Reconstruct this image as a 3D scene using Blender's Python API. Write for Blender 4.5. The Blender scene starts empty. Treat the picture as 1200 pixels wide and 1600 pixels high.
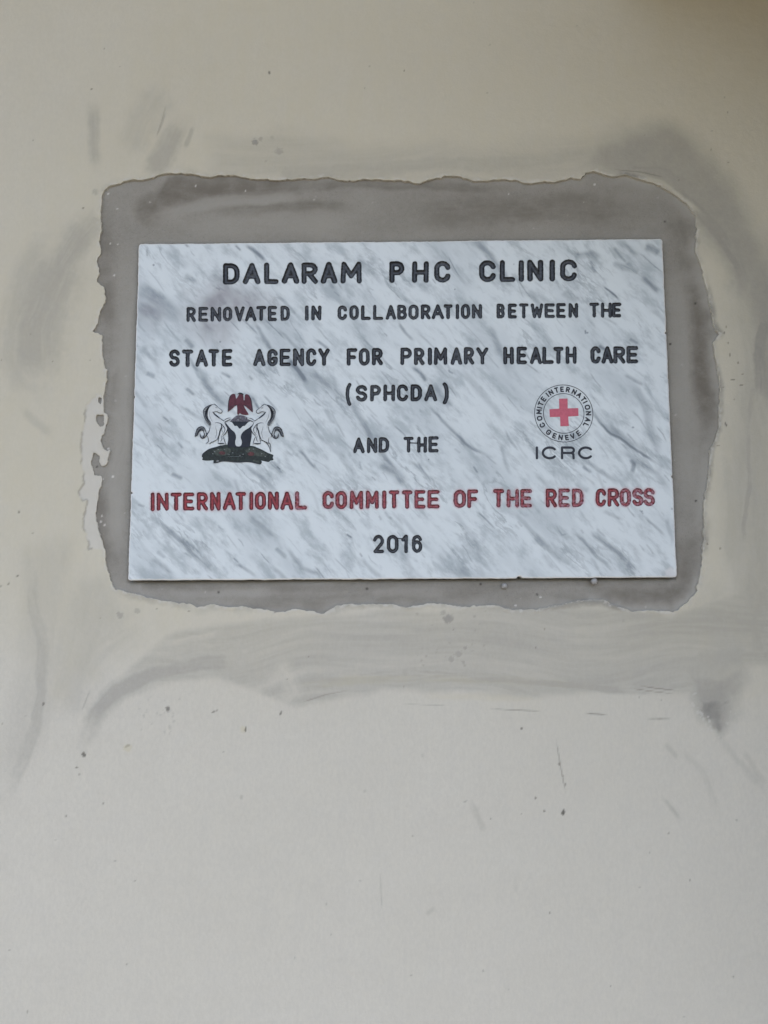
import bpy, math
import numpy as np
from mathutils import Vector
from mathutils.geometry import tessellate_polygon

# ------------------------------------------------------------------ camera, world, sun, exposure
S = bpy.context.scene
C = S.collection
R = math.radians
CAM_Y, CAM_Z, PITCH, FPX = -0.905, 1.58, R(6.59), 1294.0
cam = bpy.data.objects.new('camera', bpy.data.cameras.new('camera'))
C.objects.link(cam)
cam.location = (0, CAM_Y, CAM_Z)
cam.rotation_euler = (R(90) + PITCH, 0, 0)
cam.data.sensor_fit = 'VERTICAL'
cam.data.sensor_height = 24.0
cam.data.lens = FPX / 1600.0 * 24.0
cam.data.clip_start = 0.01
cam.data.clip_end = 500
S.camera = cam

SUN_EL, SUN_AZ = R(74), R(-65)          # azimuth measured from straight in front of the wall
w = bpy.data.worlds.new('World'); S.world = w; w.use_nodes = True
nt = w.node_tree; bg = nt.nodes['Background']
sky = nt.nodes.new('ShaderNodeTexSky'); sky.sky_type = 'NISHITA'
sky.sun_disc = False; sky.sun_elevation = SUN_EL; sky.sun_rotation = R(180) + SUN_AZ
sky.air_density = 1.0; sky.dust_density = 6.0; sky.ozone_density = 1.0
nt.links.new(sky.outputs[0], bg.inputs['Color']); bg.inputs['Strength'].default_value = 0.15
sl = bpy.data.lights.new('sun', 'SUN'); sl.energy = 1.5; sl.angle = R(12); sl.color = (1, 0.955, 0.88)
so = bpy.data.objects.new('sun', sl); C.objects.link(so); so.location = (1, -4, 6)
d = Vector((math.sin(SUN_AZ) * math.cos(SUN_EL), -math.cos(SUN_AZ) * math.cos(SUN_EL), math.sin(SUN_EL)))
so.rotation_euler = d.to_track_quat('Z', 'Y').to_euler()
S.view_settings.view_transform = 'Standard'; S.view_settings.look = 'None'
S.view_settings.exposure = 2.05; S.view_settings.gamma = 1.0; S.view_settings.use_curve_mapping = False

# ------------------------------------------------------------------ helpers
FACE = -0.0050            # y of the marble's polished face; the painted wall is y = 0
CP, SP = math.cos(PITCH), math.sin(PITCH)

def at(u, v, y=0.0):
    """photo point (1200 x 1600) -> (x, z) on the upright plane y"""
    u = np.asarray(u, float); v = np.asarray(v, float)
    rx = (u - 600) / FPX; ry = (800 - v) / FPX
    dy = CP - ry * SP; dz = SP + ry * CP
    t = (y - CAM_Y) / dy
    return np.stack([rx * t, CAM_Z + dz * t], -1)

def atl(pts, y=0.0):
    a = np.asarray(pts, float)
    return at(a[:, 0], a[:, 1], y)

def fr(pts, x0, y0, s):
    return [(x0 + a / s, y0 + b / s) for a, b in pts]

PX = 0.6 / 838 * 1.0      # about one photo pixel on the wall, metres
_rng = np.random.RandomState(5)
_T = _rng.rand(256, 256)

def vnoise(x, y, seed=0):
    x = x + seed * 17.31; y = y + seed * 9.77
    ix = np.floor(x).astype(int); iy = np.floor(y).astype(int)
    fx = x - ix; fy = y - iy
    fx = fx * fx * (3 - 2 * fx); fy = fy * fy * (3 - 2 * fy)
    a = _T[ix & 255, iy & 255]; b = _T[(ix + 1) & 255, iy & 255]
    c = _T[ix & 255, (iy + 1) & 255]; e = _T[(ix + 1) & 255, (iy + 1) & 255]
    return (a * (1 - fx) + b * fx) * (1 - fy) + (c * (1 - fx) + e * fx) * fy

def fbm(x, y, seed=0, octv=4):
    s = 0; a = 0.5; n = 0
    for k in range(octv):
        s = s + a * vnoise(x * 2 ** k, y * 2 ** k, seed + 3 * k); n += a; a *= 0.5
    return s / n

def sstep(a, b, x):
    t = np.clip((x - a) / (b - a), 0, 1)
    return t * t * (3 - 2 * t)

def seg_dist(X, Z, p, q):
    dx, dz = q[0] - p[0], q[1] - p[1]
    L = dx * dx + dz * dz + 1e-12
    t = np.clip(((X - p[0]) * dx + (Z - p[1]) * dz) / L, 0, 1)
    return np.hypot(X - p[0] - t * dx, Z - p[1] - t * dz), t

def line_sdf(X, Z, pts):
    r = None
    for p, q in zip(pts[:-1], pts[1:]):
        dd, _ = seg_dist(X, Z, p, q)
        r = dd if r is None else np.minimum(r, dd)
    return r

def poly_sdf(X, Z, pts):
    pts = np.asarray(pts)
    dist = np.full(X.shape, 1e9); ins = np.zeros(X.shape, bool)
    for p, q in zip(pts, np.roll(pts, -1, 0)):
        dd, _ = seg_dist(X, Z, p, q); np.minimum(dist, dd, out=dist)
        c = ((p[1] > Z) != (q[1] > Z)) & (X < (q[0] - p[0]) * (Z - p[1]) / (q[1] - p[1] + 1e-15) + p[0])
        ins ^= c
    return np.where(ins, -dist, dist)

def make_mesh(name, verts, polys, mats, parent=None, pmat=None, smooth=True, attr=None):
    """verts (n,3); polys: list of 2-D int arrays (m,k) or lists of index lists"""
    me = bpy.data.meshes.new(name)
    loops, sizes = [], []
    for p in polys:
        if isinstance(p, np.ndarray):
            if len(p):
                loops.append(p.reshape(-1)); sizes.append(np.full(len(p), p.shape[1], np.int32))
        elif p:
            loops.append(np.array([i for f in p for i in f], np.int32)); sizes.append(np.array([len(f) for f in p], np.int32))
    loops = np.concatenate(loops).astype(np.int32); sizes = np.concatenate(sizes).astype(np.int32)
    used, inv = np.unique(loops, return_inverse=True)
    verts = np.asarray(verts, np.float32)[used]
    me.vertices.add(len(verts)); me.vertices.foreach_set('co', verts.reshape(-1))
    me.loops.add(len(loops)); me.loops.foreach_set('vertex_index', inv.astype(np.int32))
    me.polygons.add(len(sizes))
    me.polygons.foreach_set('loop_start', np.concatenate([[0], np.cumsum(sizes)[:-1]]).astype(np.int32))
    try: me.polygons.foreach_set('loop_total', sizes)
    except Exception: pass
    if pmat is not None: me.polygons.foreach_set('material_index', np.asarray(pmat, np.int32))
    me.polygons.foreach_set('use_smooth', np.full(len(sizes), smooth))
    for m in (mats if isinstance(mats, (list, tuple)) else [mats]): me.materials.append(m)
    for k, v in (attr or {}).items():
        a = me.attributes.new(k, 'FLOAT_COLOR', 'POINT')
        a.data.foreach_set('color', np.asarray(v, np.float32)[used].reshape(-1))
    me.update(calc_edges=True); me.validate()
    o = bpy.data.objects.new(name, me); C.objects.link(o)
    if parent: o.parent = parent
    return o

def march(F, mask=None):
    """cells of a grid (rows = z, cols = x) cut along F = 0. Returns quads inside/outside, cut polygons
    inside/outside, contour segments and the extra vertices' (i, j) positions. Vertex order is seen from -Y."""
    nz, nx = F.shape
    I = F < 0
    idx = np.arange(nz * nx).reshape(nz, nx)
    a, b, c, e = I[:-1, :-1], I[:-1, 1:], I[1:, 1:], I[1:, :-1]
    n = a.astype(int) + b + c + e
    q = np.stack([idx[:-1, :-1], idx[:-1, 1:], idx[1:, 1:], idx[1:, :-1]], -1)
    full_in = n == 4; full_out = n == 0
    extra = {}; pos = []
    base = nz * nx
    def cross(i0, j0, i1, j1):
        k = (i0, j0, i1, j1) if (i0, j0) < (i1, j1) else (i1, j1, i0, j0)
        if k not in extra:
            f0, f1 = F[k[0], k[1]], F[k[2], k[3]]
            t = min(max(f0 / (f0 - f1), 0.02), 0.98)
            extra[k] = base + len(pos)
            pos.append((k[0] + t * (k[2] - k[0]), k[1] + t * (k[3] - k[1])))
        return extra[k]
    pin, pout, segs, cell_in = [], [], [], []
    for i, j in zip(*np.nonzero((n > 0) & (n < 4))):
        cs = [(i, j), (i, j + 1), (i + 1, j + 1), (i + 1, j)]
        A, B = [], []; cr = []
        ins = [bool(I[x]) for x in cs]
        for k in range(4):
            p, r = cs[k], cs[(k + 1) % 4]
            (A if ins[k] else B).append(int(idx[p]))
            if ins[k] != ins[(k + 1) % 4]:
                v = cross(*p, *r); A.append(v); B.append(v); cr.append((v, ins[k]))
        pin.append(A); cell_in.append((i, j))
        if len(cr) == 4:
            for k in range(4):
                if not ins[k]:
                    v0 = cross(*cs[k - 1], *cs[k]); v1 = cross(*cs[k], *cs[(k + 1) % 4])
                    pout.append([v0, int(idx[cs[k]]), v1])
        else:
            pout.append(B)
            out_v = [v for v, s in cr if s][0]; in_v = [v for v, s in cr if not s][0]
            segs.append((out_v, in_v))
    return dict(qin=q[full_in], qout=q[full_out], pin=pin, pout=pout, segs=segs,
                pos=np.array(pos).reshape(-1, 2), cin=np.argwhere(full_in), cpin=np.array(cell_in).reshape(-1, 2))

def bil(A, pos):
    i = np.floor(pos[:, 0]).astype(int).clip(0, A.shape[0] - 2); j = np.floor(pos[:, 1]).astype(int).clip(0, A.shape[1] - 2)
    fi = pos[:, 0] - i; fj = pos[:, 1] - j
    return (A[i, j] * (1 - fi) * (1 - fj) + A[i + 1, j] * fi * (1 - fj) + A[i, j + 1] * (1 - fi) * fj + A[i + 1, j + 1] * fi * fj)

def tag(o, label=None, cat=None, group=None, kind=None):
    if label: o['label'] = label
    if cat: o['category'] = cat
    if group: o['group'] = group
    if kind: o['kind'] = kind
    return o

# ------------------------------------------------------------------ materials
class NT:
    def __init__(s, name, rough=0.6, spec=0.4):
        s.m = bpy.data.materials.new(name); s.m.use_nodes = True
        s.t = s.m.node_tree; s.b = s.t.nodes['Principled BSDF']
        s.b.inputs['Roughness'].default_value = rough
        s.b.inputs['Specular IOR Level'].default_value = spec
    def n(s, typ, **kw):
        o = s.t.nodes.new(typ)
        for k, v in kw.items():
            if k.startswith('i_'): o.inputs[k[2:].replace('_', ' ')].default_value = v
            else: setattr(o, k, v)
        return o
    def l(s, a, b): s.t.links.new(a, b)
    def coord(s, scale=(1, 1, 1), rot=(0, 0, 0), loc=(0, 0, 0)):
        tc = s.n('ShaderNodeTexCoord'); mp = s.n('ShaderNodeMapping')
        mp.inputs['Scale'].default_value = scale; mp.inputs['Rotation'].default_value = rot; mp.inputs['Location'].default_value = loc
        s.l(tc.outputs['Object'], mp.inputs['Vector']); return mp.outputs[0]
    def noise(s, vec, scale, detail=4, rough=0.55, dist=0.0):
        o = s.n('ShaderNodeTexNoise'); s.l(vec, o.inputs['Vector'])
        o.inputs['Scale'].default_value = scale; o.inputs['Detail'].default_value = detail
        o.inputs['Roughness'].default_value = rough; o.inputs['Distortion'].default_value = dist
        return o.outputs['Fac']
    def ramp(s, fac, a, b, lo=0.0, hi=1.0):
        o = s.n('ShaderNodeMapRange', interpolation_type='SMOOTHSTEP'); o.clamp = True
        s.l(fac, o.inputs['Value'])
        for k, v in (('From Min', a), ('From Max', b), ('To Min', lo), ('To Max', hi)): o.inputs[k].default_value = v
        return o.outputs[0]
    def math(s, op, a, b):
        o = s.n('ShaderNodeMath', operation=op)
        for k, v in enumerate((a, b)):
            if hasattr(v, 'is_linked'): s.l(v, o.inputs[k])
            else: o.inputs[k].default_value = v
        return o.outputs[0]
    def mix(s, fac, a, b):
        o = s.n('ShaderNodeMix', data_type='RGBA')
        for k, v in ((0, fac), (6, a), (7, b)):
            if hasattr(v, 'is_linked'): s.l(v, o.inputs[k])
            elif k == 0: o.inputs[0].default_value = v
            else: o.inputs[k].default_value = (*v, 1)
        return o.outputs[2]
    def attr(s, name):
        a = s.n('ShaderNodeAttribute', attribute_name=name); sp = s.n('ShaderNodeSeparateColor')
        s.l(a.outputs['Color'], sp.inputs[0])
        return sp.outputs[0], sp.outputs[1], sp.outputs[2], a.outputs['Alpha']
    def bump(s, h, strength=0.3, dist=0.001):
        o = s.n('ShaderNodeBump'); o.inputs['Strength'].default_value = strength; o.inputs['Distance'].default_value = dist
        s.l(h, o.inputs['Height']); s.l(o.outputs[0], s.b.inputs['Normal'])
    def col(s, c):
        if hasattr(c, 'is_linked'): s.l(c, s.b.inputs['Base Color'])
        else: s.b.inputs['Base Color'].default_value = (*c, 1)
        return s.m

def plain(name, c, rough=0.6, spec=0.3, var=0.15, scale=300):
    k = NT(name, rough, spec)
    f = k.ramp(k.noise(k.coord(), scale, 3), 0.3, 0.7)
    return k.col(k.mix(f, tuple(x * (1 - var) for x in c), tuple(x * (1 + var) for x in c)))

# painted wall: cream emulsion; mask channels = cement smear, fresh cream paint with painted-in warm light, bare white filler, dark speck
def wall_mat():
    k = NT('cream_wall_paint', 0.62, 0.3)
    v = k.coord()
    g, cr, ba, dk = k.attr('masks')
    base = k.mix(k.ramp(k.noise(v, 3.2, 3), 0.3, 0.7), (0.500, 0.479, 0.410), (0.516, 0.495, 0.428))
    base = k.mix(k.ramp(k.noise(k.coord(scale=(1, 1, 0.35)), 60, 5), 0.35, 0.75, 0, 0.22), base, (0.455, 0.44, 0.395))
    base = k.mix(k.ramp(k.noise(k.coord(scale=(1, 1, 0.5)), 300, 4, 0.7), 0.3, 0.7, 0, 0.30), base, (0.40, 0.385, 0.335))
    base = k.mix(k.ramp(k.noise(v, 800, 3, 0.8), 0.5, 0.75, 0, 0.22), base, (0.36, 0.345, 0.30))
    base = k.mix(k.ramp(k.noise(v, 26, 5, 0.6), 0.45, 0.75, 0, 0.14), base, (0.42, 0.40, 0.345))
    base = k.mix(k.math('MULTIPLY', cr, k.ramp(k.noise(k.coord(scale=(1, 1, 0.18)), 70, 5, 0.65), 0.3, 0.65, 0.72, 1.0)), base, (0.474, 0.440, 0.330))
    gn = k.ramp(k.noise(v, 150, 5, 0.65), 0.25, 0.7, 0.90, 1.05)
    g2 = k.math('MULTIPLY', g, gn)
    base = k.mix(g2, base, (0.232, 0.225, 0.200))
    base = k.mix(ba, base, (0.485, 0.470, 0.420))
    base = k.mix(dk, base, (0.075, 0.068, 0.058))
    fine = k.noise(v, 420, 4, 0.6); mid = k.noise(v, 70, 4)
    h = k.math('ADD', k.math('MULTIPLY', fine, 0.35), mid)
    k.bump(h, 0.45, 0.0012)
    return k.col(base)

def cement_mat():
    k = NT('cement_mortar', 0.75, 0.3)
    v = k.coord()
    t, st, sp, dk = k.attr('masks')      # dark wet-looking tone, pale streak, white grain, dark speck
    base = k.mix(k.ramp(k.noise(k.coord(scale=(0.5, 1, 1)), 24, 5, 0.6), 0.3, 0.7), (0.226, 0.215, 0.187), (0.268, 0.256, 0.224))
    base = k.mix(k.ramp(k.noise(v, 260, 4, 0.7), 0.35, 0.75, 0, 0.4), base, (0.29, 0.282, 0.26))
    base = k.mix(k.ramp(k.noise(v, 620, 3, 0.8), 0.52, 0.72, 0, 0.45), base, (0.13, 0.125, 0.11))
    base = k.mix(k.ramp(k.noise(k.coord(loc=(3, 3, 3)), 480, 3, 0.8), 0.58, 0.75, 0, 0.35), base, (0.36, 0.35, 0.32))
    base = k.mix(k.math('MULTIPLY', t, k.ramp(k.noise(k.coord(scale=(0.55, 1, 0.8)), 60, 6, 0.7), 0.30, 0.64, 0.45, 1.0)), base, (0.150, 0.136, 0.113))
    base = k.mix(st, base, (0.305, 0.295, 0.263))
    base = k.mix(sp, base, (0.62, 0.60, 0.56))
    base = k.mix(dk, base, (0.05, 0.045, 0.04))
    k.bump(k.math('ADD', k.noise(v, 500, 4, 0.65), k.math('MULTIPLY', k.noise(v, 90, 4), 1.5)), 0.4, 0.0012)
    return k.col(base)

def marble_mat():
    k = NT('polished_grey_veined_marble', 0.34, 0.45)
    ve, stn, edg, bleed = k.attr('masks')
    ang = R(47)
    def vv(al, ac, off=0.0):
        return k.coord(scale=(1, 1, 1)), al, ac
    # rotate so that x runs along the veins (down to the right), then squeeze along it
    def rotc(al, ac, loc):
        tc = k.n('ShaderNodeTexCoord'); m1 = k.n('ShaderNodeMapping'); m1.inputs['Rotation'].default_value = (0, -ang, 0)
        k.l(tc.outputs['Object'], m1.inputs['Vector'])
        wn = k.n('ShaderNodeTexNoise'); wn.inputs['Scale'].default_value = 14; wn.inputs['Detail'].default_value = 3
        k.l(tc.outputs['Object'], wn.inputs['Vector'])
        sub = k.n('ShaderNodeVectorMath', operation='SUBTRACT'); k.l(wn.outputs['Color'], sub.inputs[0]); sub.inputs[1].default_value = (.5, .5, .5)
        sc = k.n('ShaderNodeVectorMath', operation='SCALE'); k.l(sub.outputs[0], sc.inputs[0]); sc.inputs['Scale'].default_value = 0.013
        ad = k.n('ShaderNodeVectorMath', operation='ADD'); k.l(m1.outputs[0], ad.inputs[0]); k.l(sc.outputs[0], ad.inputs[1])
        m2 = k.n('ShaderNodeMapping'); m2.inputs['Scale'].default_value = (al, 1, ac); m2.inputs['Location'].default_value = loc
        k.l(ad.outputs[0], m2.inputs['Vector']); return m2.outputs[0]
    big = k.noise(rotc(6, 17, (1, 2, 3)), 1.0, 5, 0.55)
    mid = k.noise(rotc(19, 52, (5, 0, 2)), 1.0, 6, 0.62)
    fine = k.noise(rotc(48, 130, (2, 7, 1)), 1.0, 5, 0.65)
    thin = k.noise(rotc(8, 30, (9, 3, 4)), 1.0, 6, 0.62)
    thin = k.math('ABSOLUTE', k.math('SUBTRACT', thin, 0.5), 0)
    thin = k.ramp(thin, 0.0, 0.032, 1.0, 0.0)
    gate = k.ramp(k.noise(rotc(9, 22, (4, 4, 8)), 1.0, 3), 0.46, 0.66)
    base = k.mix(k.ramp(mid, 0.34, 0.52, 0, 1), (0.380, 0.425, 0.442), (0.565, 0.615, 0.630))
    base = k.mix(k.ramp(big, 0.47, 0.68, 0, 0.42), base, (0.275, 0.318, 0.342))
    base = k.mix(k.ramp(fine, 0.50, 0.72, 0, 0.30), base, (0.260, 0.300, 0.322))
    base = k.mix(k.math('MULTIPLY', k.math('MULTIPLY', thin, gate), 0.5), base, (0.16, 0.19, 0.21))
    vm = k.math('MULTIPLY', ve, k.ramp(mid, 0.3, 0.65, 1.1, 0.55))
    base = k.mix(vm, base, (0.150, 0.178, 0.200))
    base = k.mix(stn, base, (0.20, 0.185, 0.195))
    base = k.mix(bleed, base, (0.46, 0.25, 0.28))
    base = k.mix(edg, base, (0.66, 0.66, 0.65))
    k.bump(k.noise(k.coord(), 160, 3), 0.04, 0.0006)
    return k.col(base)

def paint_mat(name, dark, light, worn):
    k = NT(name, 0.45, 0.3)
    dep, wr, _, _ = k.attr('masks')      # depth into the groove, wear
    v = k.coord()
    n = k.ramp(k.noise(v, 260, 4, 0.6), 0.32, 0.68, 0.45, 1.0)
    c = k.mix(k.math('MULTIPLY', k.ramp(dep, 0.35, 0.95), n), dark, light)  # dark rim, paler centre: groove shading and sheen painted in, plus thinned paint
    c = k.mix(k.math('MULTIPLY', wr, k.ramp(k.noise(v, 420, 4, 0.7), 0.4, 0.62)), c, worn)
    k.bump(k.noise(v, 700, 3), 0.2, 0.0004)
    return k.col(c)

M_WALL, M_CEM, M_MARBLE = wall_mat(), cement_mat(), marble_mat()
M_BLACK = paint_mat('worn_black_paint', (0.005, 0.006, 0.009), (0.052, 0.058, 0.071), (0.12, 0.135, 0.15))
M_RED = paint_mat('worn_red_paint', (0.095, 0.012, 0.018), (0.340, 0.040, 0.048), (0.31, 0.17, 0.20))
M_INK = plain('black_print_ink', (0.022, 0.025, 0.034), 0.45)
M_PINK = plain('faded_red_print', (0.46, 0.105, 0.150), 0.5, var=0.08)
M_MAROON = plain('maroon_print', (0.082, 0.018, 0.028), 0.5, var=0.22)
M_GREEN = plain('dark_green_print', (0.015, 0.022, 0.020), 0.5, var=0.4, scale=500)
M_MOSS = plain('mottled_green_print', (0.040, 0.050, 0.042), 0.5, var=0.4, scale=500)
M_REDDOT = plain('dull_red_print', (0.085, 0.030, 0.032), 0.5, var=0.3)
M_NAVY = plain('blue_black_print', (0.012, 0.015, 0.025), 0.5)
M_PALE = plain('pale_print', (0.515, 0.555, 0.572), 0.5, var=0.05)
M_GREY = plain('grey_print', (0.17, 0.185, 0.195), 0.5, var=0.3, scale=700)
M_PURPLE = plain('grey_purple_print', (0.085, 0.080, 0.100), 0.5, var=0.4, scale=600)
M_NAIL = plain('dull_white_metal', (0.27, 0.265, 0.255), 0.3, 0.5)
M_CONC = plain('plain_concrete', (0.30, 0.285, 0.25), 0.85, 0.2, 0.1, 5)
M_SOFFIT = plain('painted_soffit', (0.40, 0.36, 0.27), 0.8, 0.2, 0.06, 3)
M_SAND = plain('sandy_ground', (0.15, 0.14, 0.115), 0.95, 0.1, 0.15, 1.3)

# ------------------------------------------------------------------ the ground and what shades the wall
def box(name, lo, hi, mat):
    x0, y0, z0 = lo; x1, y1, z1 = hi
    v = [(x0, y0, z0), (x1, y0, z0), (x1, y1, z0), (x0, y1, z0), (x0, y0, z1), (x1, y0, z1), (x1, y1, z1), (x0, y1, z1)]
    f = [[0, 3, 2, 1], [4, 5, 6, 7], [0, 1, 5, 4], [1, 2, 6, 5], [2, 3, 7, 6], [3, 0, 4, 7]]
    return make_mesh(name, v, [f], mat, smooth=False)

g = make_mesh('ground', [(-60, -90, 0), (60, -90, 0), (60, 4, 0), (-60, 4, 0)], [[[0, 1, 2, 3]]], M_SAND, smooth=False)
tag(g, kind='structure')
e = box('roof_eave', (-5, -1.25, 3.05), (5, 0.25, 3.17), M_SOFFIT)
tag(e, 'roof eave slab running along the top of the cream wall', 'roof')
ws = bpy.data.objects.new('shade_blocker', None); C.objects.link(ws)  # made-up blocker out of view, added to shade the upper right corner
tag(ws, 'unseen concrete blocker on the cream wall, added to darken its upper right', 'light blocker')
h = box('shade_slab', (0.27, -0.88, 2.316), (2.1, 0.05, 2.40), M_CONC); h.parent = ws
h = box('shade_fin', (0.62, -0.34, 0.95), (0.70, 0.05, 2.314), M_CONC); h.parent = ws  # unseen upright added to dim the right side of the wall

# ------------------------------------------------------------------ cement patch outline (traced), slab outline
patch_px = (
    fr([(205, 185), (182, 222), (175, 270), (170, 330), (173, 390), (165, 440), (175, 490), (155, 535), (166, 590), (152, 627),
        (185, 655), (196, 700), (193, 730), (167, 775), (158, 830), (131, 865), (180, 880), (180, 960)], 100, 230, 3)
    + fr([(281, 60), (285, 120), (303, 130), (298, 210), (285, 270), (283, 340), (290, 365), (308, 370), (305, 420), (290, 450),
          (288, 475), (272, 490), (270, 515), (280, 550), (300, 568), (320, 565), (318, 600), (295, 640), (276, 652), (262, 625),
          (262, 600), (232, 572), (215, 600), (215, 640), (232, 705), (268, 708), (272, 740), (262, 780), (248, 830), (243, 880),
          (243, 960), (250, 1000), (268, 1020), (280, 1090), (292, 1110), (290, 1160), (302, 1220), (335, 1300)], 80, 540, 3.48)
    + fr([(80, 160), (150, 180), (215, 195), (290, 213), (340, 222), (400, 224), (420, 235), (490, 227), (540, 241), (600, 235),
          (700, 245), (760, 258), (830, 245), (880, 250), (940, 262), (970, 250), (1000, 232), (1050, 222), (1130, 220)], 150, 860, 2.667)
    + fr([(0, 160), (60, 165), (110, 172), (170, 160), (240, 165), (300, 172), (370, 165), (430, 180), (480, 180), (560, 165),
          (640, 150), (700, 150), (740, 165), (790, 183), (850, 180), (915, 188), (950, 160)], 580, 860, 1.935)
    + fr([(300, 1350), (325, 1260), (340, 1170), (345, 1050), (350, 990), (343, 900), (350, 830), (365, 740), (378, 650), (380, 570),
          (405, 510), (425, 450), (435, 360), (437, 270), (428, 200), (415, 120), (405, 60)], 1000, 540, 3.48)
    + fr([(948, 1100), (945, 1060), (970, 1030), (945, 990), (935, 930), (920, 850), (895, 760), (885, 700), (855, 640), (862, 590),
          (866, 540), (862, 480), (820, 420), (760, 370), (690, 330), (600, 300), (530, 283), (460, 292), (420, 280), (380, 265),
          (345, 270), (320, 300), (270, 295), (210, 315), (150, 312), (80, 318)], 800, 180, 3)
    + fr([(1050, 158), (1000, 152), (930, 160), (860, 155), (800, 140), (740, 135), (680, 148), (610, 170), (560, 158), (480, 152),
          (400, 150), (300, 152), (240, 150), (190, 135), (130, 148), (60, 150)], 450, 230, 3)
    + fr([(1100, 148), (1000, 155), (900, 150), (830, 138), (720, 128), (680, 140), (600, 128), (520, 122), (460, 128), (400, 150),
          (330, 152), (260, 170)], 100, 230, 3))
island_px = fr([(245, 370), (283, 376), (287, 400), (280, 440), (262, 443), (237, 402)], 80, 540, 3.48)
island2_px = fr([(258, 280), (275, 285), (272, 315), (262, 322), (252, 305)], 80, 540, 3.48)
slab_px = [(217, 381), (1035, 373), (1058, 902), (200, 907)]

# ------------------------------------------------------------------ wall grid and its masks
STEP = 0.00125
gx = np.arange(-0.50, 0.5001, STEP); gz = np.arange(1.12, 2.4201, STEP)
X, Z = np.meshgrid(gx, gz)
nz, nx = X.shape
slab = atl(slab_px, FACE)

def window(lo, hi):
    i0 = max(0, int((lo[1] - gz[0]) / STEP)); i1 = min(nz, int((hi[1] - gz[0]) / STEP) + 2)
    j0 = max(0, int((lo[0] - gx[0]) / STEP)); j1 = min(nx, int((hi[0] - gx[0]) / STEP) + 2)
    return slice(i0, max(i1, i0)), slice(j0, max(j1, j0))

def win_pts(p, m):
    p = np.asarray(p); return window(p.min(0) - m, p.max(0) + m)

P = atl(patch_px)
F = np.full(X.shape, 1.0)
w_ = win_pts(P, 0.02)
Xs, Zs = X[w_], Z[w_]
f = poly_sdf(Xs, Zs, P)
for isl in (island_px, island2_px): f = np.minimum(f, poly_sdf(Xs, Zs, atl(isl)))
f = f + (fbm(Xs * 260, Zs * 260, 3, 3) - 0.5) * 0.0030 + (fbm(Xs * 70, Zs * 70, 8, 3) - 0.5) * 0.0035
F[w_] = f
SL = poly_sdf(X, Z, slab)

grey = np.zeros(X.shape); cream = np.zeros(X.shape); bare = np.zeros(X.shape); dark = np.zeros(X.shape); relief = np.zeros(X.shape)

vein_ref = [None]
def stroke(A, pts, width, strength, soft=0.6, seed=1, streak=0.5, warp=8.0, taper=True, mode='max'):
    """one pass of a brush or a rag: width in photo pixels, streaks run along it"""
    p = atl(pts); wd = width * PX / 2
    s = win_pts(p, wd * 2.6 + warp * PX)
    x, z = X[s], Z[s]
    if x.size == 0: return
    wx = (fbm(x * 22, z * 22, seed, 4) - 0.5) * warp * PX * 2; wz = (fbm(x * 22, z * 22, seed + 50, 4) - 0.5) * warp * PX * 2
    xx, zz = x + wx, z + wz
    L = np.hypot(*np.diff(p, axis=0).T); tot = L.sum(); acc = 0
    best = np.full(x.shape, 1e9); al = np.zeros(x.shape); sd = np.zeros(x.shape)
    for (a, b), l in zip(zip(p[:-1], p[1:]), L):
        dd, t = seg_dist(xx, zz, a, b)
        side = ((b[0] - a[0]) * (zz - a[1]) - (b[1] - a[1]) * (xx - a[0])) / (l + 1e-9)
        m = dd < best
        best[m] = dd[m]; al[m] = (acc + t[m] * l); sd[m] = side[m]; acc += l
    st = 0.35 * fbm(sd / PX / 3.0, al / PX / 60, seed + 7, 3) + 0.65 * fbm(sd / PX / 9.0, al / PX / 90, seed + 8, 3)
    pr = 1 - sstep(wd * (1 - soft), wd * (1 + soft), best)
    if taper and tot > wd * 5: pr = pr * sstep(-0.02, 0.22, al / tot) * (1 - sstep(0.78, 1.02, al / tot)) + pr * 0.15
    pr = pr * (1 - streak + streak * sstep(0.25, 0.68, st)) * strength
    e = np.clip(pr / max(strength, 1e-3), 0, 1)
    if A is not vein_ref[0]: pr = strength * np.clip(e + (fbm(x * 170, z * 170, seed + 4, 3) - 0.5) * 2.2 * e * (1 - e), 0, 1)
    if mode == 'max': A[s] = np.maximum(A[s], pr)
    elif mode == 'sub': A[s] = A[s] * (1 - pr)
    else: A[s] = A[s] + pr

def area(A, pts, strength, soft=10, seed=1, rag=8, mode='max', grain=0.4, fs=25):
    p = atl(pts); s = win_pts(p, (soft * 2 + rag) * PX)
    x, z = X[s], Z[s]
    q = poly_sdf(x, z, p) + (fbm(x * fs, z * fs, seed, 5) - 0.5) * rag * PX * 2
    pr = (1 - sstep(-soft * PX, soft * PX, q)) * (1 - grain + grain * sstep(0.25, 0.7, fbm(x * 60, z * 60, seed + 9, 4))) * strength
    if mode == 'max': A[s] = np.maximum(A[s], pr)
    else: A[s] = A[s] * (1 - pr)

def drag(A, pts, strength, soft=12, seed=1, rag=10, horiz=True):
    p = atl(pts); s = win_pts(p, (soft * 2 + rag) * PX); x, z = X[s], Z[s]
    q = poly_sdf(x, z, p) + (fbm(x * 22, z * 22, seed, 5) - 0.5) * rag * PX * 2
    b = x * 9 + 0.2 * z, z * 95 + 6 * (fbm(x * 5, z * 5, seed + 3, 3) - .5)
    if not horiz: b = x * 85 + 5 * (fbm(x * 5, z * 5, seed + 3, 3) - .5), z * 8
    st = 0.6 * sstep(0.22, 0.72, fbm(b[0], b[1], seed + 5, 5)) + 0.4 * sstep(0.3, 0.7, fbm(b[0] * 2.2, b[1] * 3.4, seed + 6, 3))
    A[s] = np.maximum(A[s], (1 - sstep(-soft * PX, soft * PX, q)) * (0.45 + 0.55 * st) * strength)

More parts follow.
